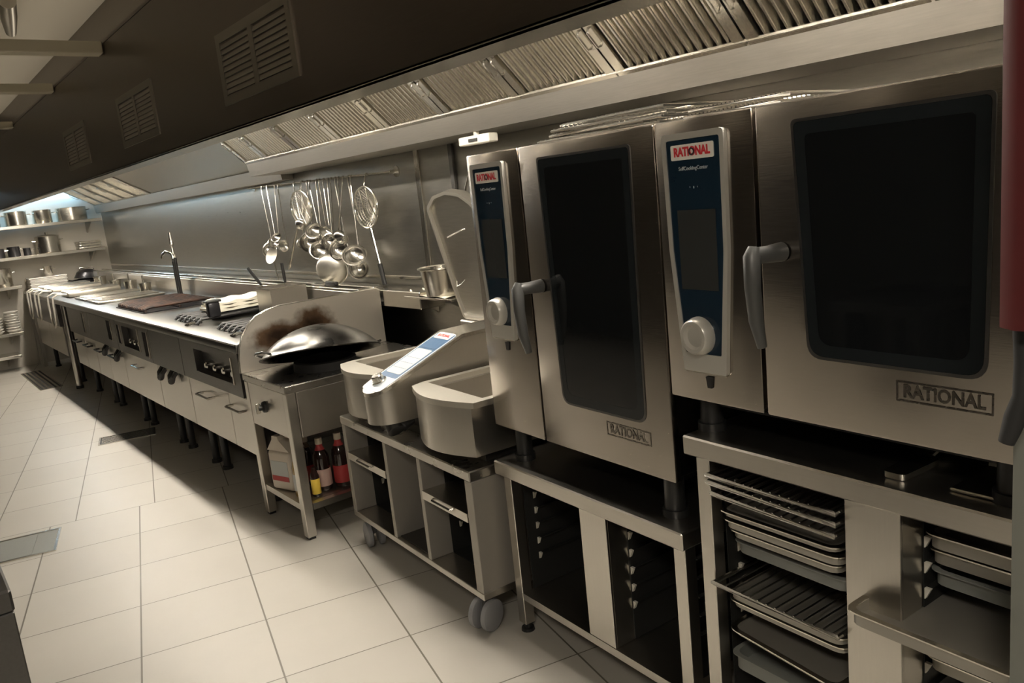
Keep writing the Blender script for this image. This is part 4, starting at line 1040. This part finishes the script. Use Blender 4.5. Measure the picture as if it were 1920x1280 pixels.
# pot on the little wall shelf
t = thing('wall_shelf', 'small steel shelf on the wall holding the round pot', 'shelf', (2.298, 3.42, .985))
bm = nb(); box(bm, -.17, -.001, -.20, .24, 0, .012, .002); obj('board', bm, 'steel_bright', t)
bm = nb(); prism(bm, [(-.15, -.0001), (-.002, -.0001), (-.002, -.10)], -.15, -.14, 'y'); obj('bracket', bm, 'steel', t); bm = nb(); prism(bm, [(-.15, -.0001), (-.002, -.0001), (-.002, -.10)], .18, .19, 'y'); obj('bracket', bm, 'steel', t)
t = thing('pot', 'round steel pot with rolled rim on the small wall shelf', 'pot', (2.205, 3.40, .9995))
bm = nb(); lathe(bm, [(0, 0), (.075, 0), (.085, .006), (.105, .135), (.118, .142), (.117, .147), (.102, .142), (.082, .012), (0, .008)], 30); obj('body', bm, 'steel_bright', t)
bm = nb(); tube(bm, [(-.02, -.115, .12), (-.02, -.15, .115), (.02, -.15, .115), (.02, -.115, .12)], .005, 8); obj('handle', bm, 'steel_polished', t)
bm = nb()
g = []
for i in range(9):
    row = []
    for j in range(7):
        x = -.165+.15*j/6; y = -.14+.40*i/8
        z = .0006+.006*abs(math.sin(i*1.1+j*.7))
        if y > .18: z -= (y-.18)*.35*0
        if i >= 6: z += .02*math.sin(i*1.9+j)**2
        row.append(bm.verts.new((x, y, z)))
    g.append(row)
g2 = [[bm.verts.new((v.co.x, v.co.y, v.co.z+.0015)) for v in r_] for r_ in g]
for i in range(8):
    for j in range(6):
        bm.faces.new((g[i][j], g[i][j+1], g[i+1][j+1], g[i+1][j])); bm.faces.new((g2[i][j], g2[i+1][j], g2[i+1][j+1], g2[i][j+1]))
o = tag(obj('dish_cloth', bm, 'cream_cloth', None, 60), 'crumpled white cloth under the round pot on the wall shelf', 'cloth'); o.location = (2.298, 3.42, .9975)
# curved steel edge behind the raised lid
t = thing('hanging_lid', 'round steel lid on the wall, its curved edge showing behind the raised pan lid', 'lid', (2.27, 2.98, 1.42))
bm = nb(); lathe(bm, [(0, 0), (.20, 0), (.215, -.008), (.222, 0), (.215, .01), (0, .006)], 40, Matrix.Rotation(-PI/2, 4, 'Y')); obj('disc', bm, 'steel_h', t)
bm = nb(); tube(bm, [(-.004, .225*math.cos(a), .225*math.sin(a)) for a in [2*PI*k/36 for k in range(36)]], .010, 8, closed=True); obj('rim', bm, 'steel_bright', t)
bm = nb(); box(bm, -.05, -.009, .08, .12, .13, .18, .005); obj('knob', bm, 'black_plastic', t)
# small white socket under the gutter
t = thing('wall_socket', 'small white junction box fixed under the hood gutter', 'junction box', (1.995, 2.72, 1.70))
bm = nb(); box(bm, 0, .05, -.105, .105, -.015, .02, .004); obj('case', bm, 'white_box', t)
bm = nb(); box(bm, -.003, -.0002, -.03, .03, -.005, .008); obj('switch', bm, 'black_plastic', t)
bm = nb(); cyl(bm, (.02, 0, .0201), (.02, 0, .0345), .012, .012, 10); obj('gland', bm, 'white_box', t)

# ------------------------------------------------------------------ red case with hose, counter at left
t = near('extinguisher_case', 'tall dark red case on the grey post at the right edge', 'red case', 1.05, .403, 1.263)
bm = nb(); prism(bm, [(0, .055), (.014, .0775), (.088, .0775), (.088, -.06), (0, -.06)], 0, .75, 'z'); obj('body', bm, 'red_paint', t)
bm = nb(); tube(bm, [(.045, .062, -.0005), (.045, .060, -.05), (.045, .062, -.095), (.042, .069, -.125), (.038, .078, -.16)], [.013, .013, .012, .014, .010], 12); obj('hose', bm, 'black_rubber', t)
t = thing('side_table', 'dark steel table with square legs at the lower left corner', 'table', (-.36, 1.50, 0))
for (x, y) in ((.306, 0), (.0, 0), (.306, .30), (.0, .30)):
    bm = nb(); box(bm, x, x+.12, y, y+.05, 0, .90, .002); obj('leg', bm, 'steel_dark', t)
bm = nb(); box(bm, -.02, .428, -.001, .37, .9001, .94, .004); obj('top', bm, 'steel_dark', t)
bm = nb(); box(bm, .1205, .3055, .01, .04, .50, .56, .002); obj('rail', bm, 'steel_bright', t)

# ------------------------------------------------------------------ floor drains
def drain(cx, cy, w, l, rz, label, n, kind=0):
    t = thing('floor_drain', label, 'drain', (cx, cy, 0), rz, 'steel drains in the floor')
    bm = nb(); ring_prism(bm, [(-w, -l), (w, -l), (w, l), (-w, l)], [(-w+.012, -l+.012), (w-.012, -l+.012), (w-.012, l-.012), (-w+.012, l-.012)], .0005, .006, 'z'); obj('frame', bm, 'steel_bright', t)
    bm = nb(); box(bm, -w+.012, w-.012, -l+.012, l-.012, .0005, .0015); obj('pit', bm, 'black_void' if kind == 0 else 'tray_grey', t)
    bm = nb()
    for k in range(n):
        x = -w+.02+(2*w-.04)*(k+.5)/n
        box(bm, x-(2*w-.04)/n*.26, x+(2*w-.04)/n*.26, -l+.02, l-.02, .0016, .005)
    obj('grate', bm, 'steel_bright' if kind == 0 else 'tray_grey', t)
drain(1.13, 9.75, .10, .70, 0.0, 'long slotted floor drain at the far end of the aisle', 4)
drain(1.19, 6.27, .11, .19, math.radians(76), 'floor drain half in shadow under the front of the cabinets', 6)
drain(.255, 4.53, .20, .165, math.radians(-13.6), 'sunken grey floor drain at the left edge of the photo', 1, 1)

# ------------------------------------------------------------------ shelves at the far end
def far_shelf(x0, x1, z, label):
    t = thing('wall_shelf', label, 'shelf', (x0, 10.70, z), 0, 'steel shelves on the end wall')
    bm = nb(); box(bm, 0, x1-x0, 0, .345, -.035, 0, .003); obj('board', bm, 'steel_bright', t)
    for x in (.15, x1-x0-.12):
        bm = nb(); prism(bm, [(.02, -.0351), (.344, -.0351), (.344, -.16)], x, x+.01, 'x'); obj('bracket', bm, 'steel', t)
far_shelf(.2, 2.22, 1.640, 'top steel shelf on the end wall, lit bluish')
far_shelf(.2, 2.20, 1.295, 'second steel shelf from the top on the end wall')
far_shelf(.2, 1.26, .970, 'third steel shelf on the end wall, shorter, left of the range')
far_shelf(.2, 1.18, .445, 'fourth steel shelf on the end wall, near the floor')
far_shelf(.2, 1.11, .190, 'lowest steel shelf on the end wall, just above the floor')
def potf(x, y, z, rad, h, lab, mat='steel_bright', lid=False, name='pot', cat='pot', group='pots on the end wall shelves'):
    t = thing(name, lab, cat, (x, y, z+.0006), 0, group)
    bm = nb(); lathe(bm, [(0, 0), (rad*.95, 0), (rad, .008), (rad, h), (rad*1.04, h+.004), (rad*.97, h+.003), (rad*.95, .012), (0, .01)], 28); obj('body', bm, mat, t)
    for s in (-1, 1):
        bm = nb(); tube(bm, [(s*rad, -.03, h*.75), (s*(rad+.03), -.025, h*.78), (s*(rad+.03), .025, h*.78), (s*rad, .03, h*.75)], .005, 6); obj('handle', bm, 'steel_polished', t)
    if lid:
        bm = nb(); lathe(bm, [(rad*1.02, h+.0045), (rad*.7, h+.02), (0, h+.025)], 24); cyl(bm, (0, 0, h+.024), (0, 0, h+.05), .015, .018, 12); obj('lid', bm, mat, t)
potf(1.08, 10.86, 1.640, .12, .16, 'leftmost steel pot on the top shelf')
potf(1.36, 10.86, 1.640, .115, .155, 'steel pot second from the left on the top shelf')
potf(1.63, 10.86, 1.640, .10, .15, 'steel pot next to the widest pan on the top shelf')
potf(1.94, 10.87, 1.640, .165, .15, 'widest steel pan at the right end of the top shelf')
potf(1.11, 10.85, 1.295, .07, .10, 'small dark pot at the left edge of the second shelf', 'pot_dark')
potf(1.27, 10.85, 1.295, .065, .11, 'small dark pot second from the left on the second shelf', 'pot_dark')
potf(1.40, 10.83, 1.295, .04, .08, 'smallest dark pot on the second shelf', 'pot_dark')
potf(1.63, 10.86, 1.295, .13, .19, 'large steel stock pot in the middle of the second shelf', lid=True)
for k in range(3):
    t = thing('flat_tin', ['lowest flat tin of the stack at the right end of the second shelf', 'middle flat tin of the stack at the right end of the second shelf', 'top flat tin of the stack at the right end of the second shelf'][k], 'tin', (2.05, 10.85, 1.2957+.031*k), .05*k, 'flat tins on the second shelf')
    bm = nb(); box(bm, -.12, .12, -.10, .10, 0, .022, .006, 2); obj('pan', bm, 'steel_bright', t)
    bm = nb(); ring_prism(bm, [(-.128, -.108), (.128, -.108), (.128, .108), (-.128, .108)], [(-.115, -.095), (.115, -.095), (.115, .095), (-.115, .095)], .0221, .029, 'z'); obj('rim', bm, 'steel_polished', t)
potf(1.09, 10.86, .970, .11, .20, 'steel pot on the third shelf of the end wall')
# white crates and dark pans behind the far end of the cooking line
t = thing('side_table', 'steel table in the corner beyond the cooking line', 'table', (1.30, 10.68, 0))
bm = nb(); box(bm, 0, .97, 0, .35, .85, .885, .003); obj('top', bm, 'steel_h', t)
for x in (.03, .92):
    for y in (.03, .30):
        bm = nb(); box(bm, x-.018, x+.018, y-.018, y+.018, 0, .8499); obj('leg', bm, 'steel', t)
for k in range(4):
    t = thing('white_crate', ['lowest white tray of the stack in the far corner', 'second white tray from the bottom of the far corner stack', 'third white tray from the bottom of the far corner stack', 'top white tray of the far corner stack'][k], 'tray', (1.54, 10.85, .8856+.036*k), 0, 'white trays stacked in the far corner')
    bm = nb(); box(bm, -.19, .19, -.14, .14, 0, .026, .006, 2); obj('body', bm, 'plate_white', t)
    bm = nb(); box(bm, -.198, .198, -.148, .148, .0261, .035, .003); obj('rim', bm, 'plate_white', t)
potf(1.57, 10.85, 1.030, .05, .11, 'small steel pot standing on the stacked white trays')
t = thing('frying_pan', 'lower dark frying pan lying in the far corner', 'pan', (1.95, 10.86, .8856), 0, 'dark pans in the far corner')
bm = nb(); lathe(bm, [(0, 0), (.11, 0), (.15, .05), (.153, .05), (.112, -.0), (.11, .004), (0, .006)], 28); obj('body', bm, 'pot_dark', t)
bm = nb(); tube(bm, [(-.14, -.02, .045), (-.20, -.05, .06), (-.30, -.08, .07)], .009, 8); obj('handle', bm, 'black_plastic', t)
t = thing('frying_pan', 'upper dark frying pan tilted on the other in the far corner', 'pan', (1.98, 10.86, .945), 0, 'dark pans in the far corner')
bm = nb(); lathe(bm, [(0, .11), (.06, .105), (.12, .07), (.15, .004), (.156, .0), (.146, .004), (.115, .065), (.06, .098), (0, .103)], 28, Matrix.Rotation(.1, 4, 'Y')); obj('body', bm, 'pot_dark', t)
bm = nb(); tube(bm, [(-.08, 0, .10), (-.07, 0, .13), (.07, 0, .125), (.08, 0, .092)], .008, 8); obj('handle', bm, 'steel_polished', t)
# stacks of white plates on the fourth shelf
for s, (x, n, nm) in enumerate(((1.10, 8, 'right'), (.93, 6, 'left'))):
    for k in range(n):
        o = nb(); rad = .075
        lathe(o, [(0, 0), (rad*.6, 0), (rad, .016), (rad*1.02, .018), (rad*.98, .020), (rad*.58, .005), (0, .005)], 22)
        ordn = ['lowest', 'second', 'third', 'fourth', 'fifth', 'sixth', 'seventh', 'eighth'][k]
        q = tag(obj('dish', o, 'plate_white', None, 40), '%s white dish from the bottom in the %s stack on the low shelf' % (ordn if k else 'lowest', nm) if k else 'lowest white dish of the %s stack on the low shelf' % nm, 'dish', 'white dishes on the low shelf')
        q.location = (x, 10.80, .4456+.030*k)
        q.scale = (1, 1, 1.6)

# ------------------------------------------------------------------ world and view
w = bpy.data.worlds.new('world'); sc.world = w; w.use_nodes = True
w.node_tree.nodes['Background'].inputs['Color'].default_value = (.9, .8, .65, 1)
w.node_tree.nodes['Background'].inputs['Strength'].default_value = .02
sc.view_settings.view_transform = 'Standard'; sc.view_settings.look = 'None'
sc.view_settings.exposure = -0.45; sc.view_settings.gamma = 1
sc.view_settings.use_curve_mapping = False
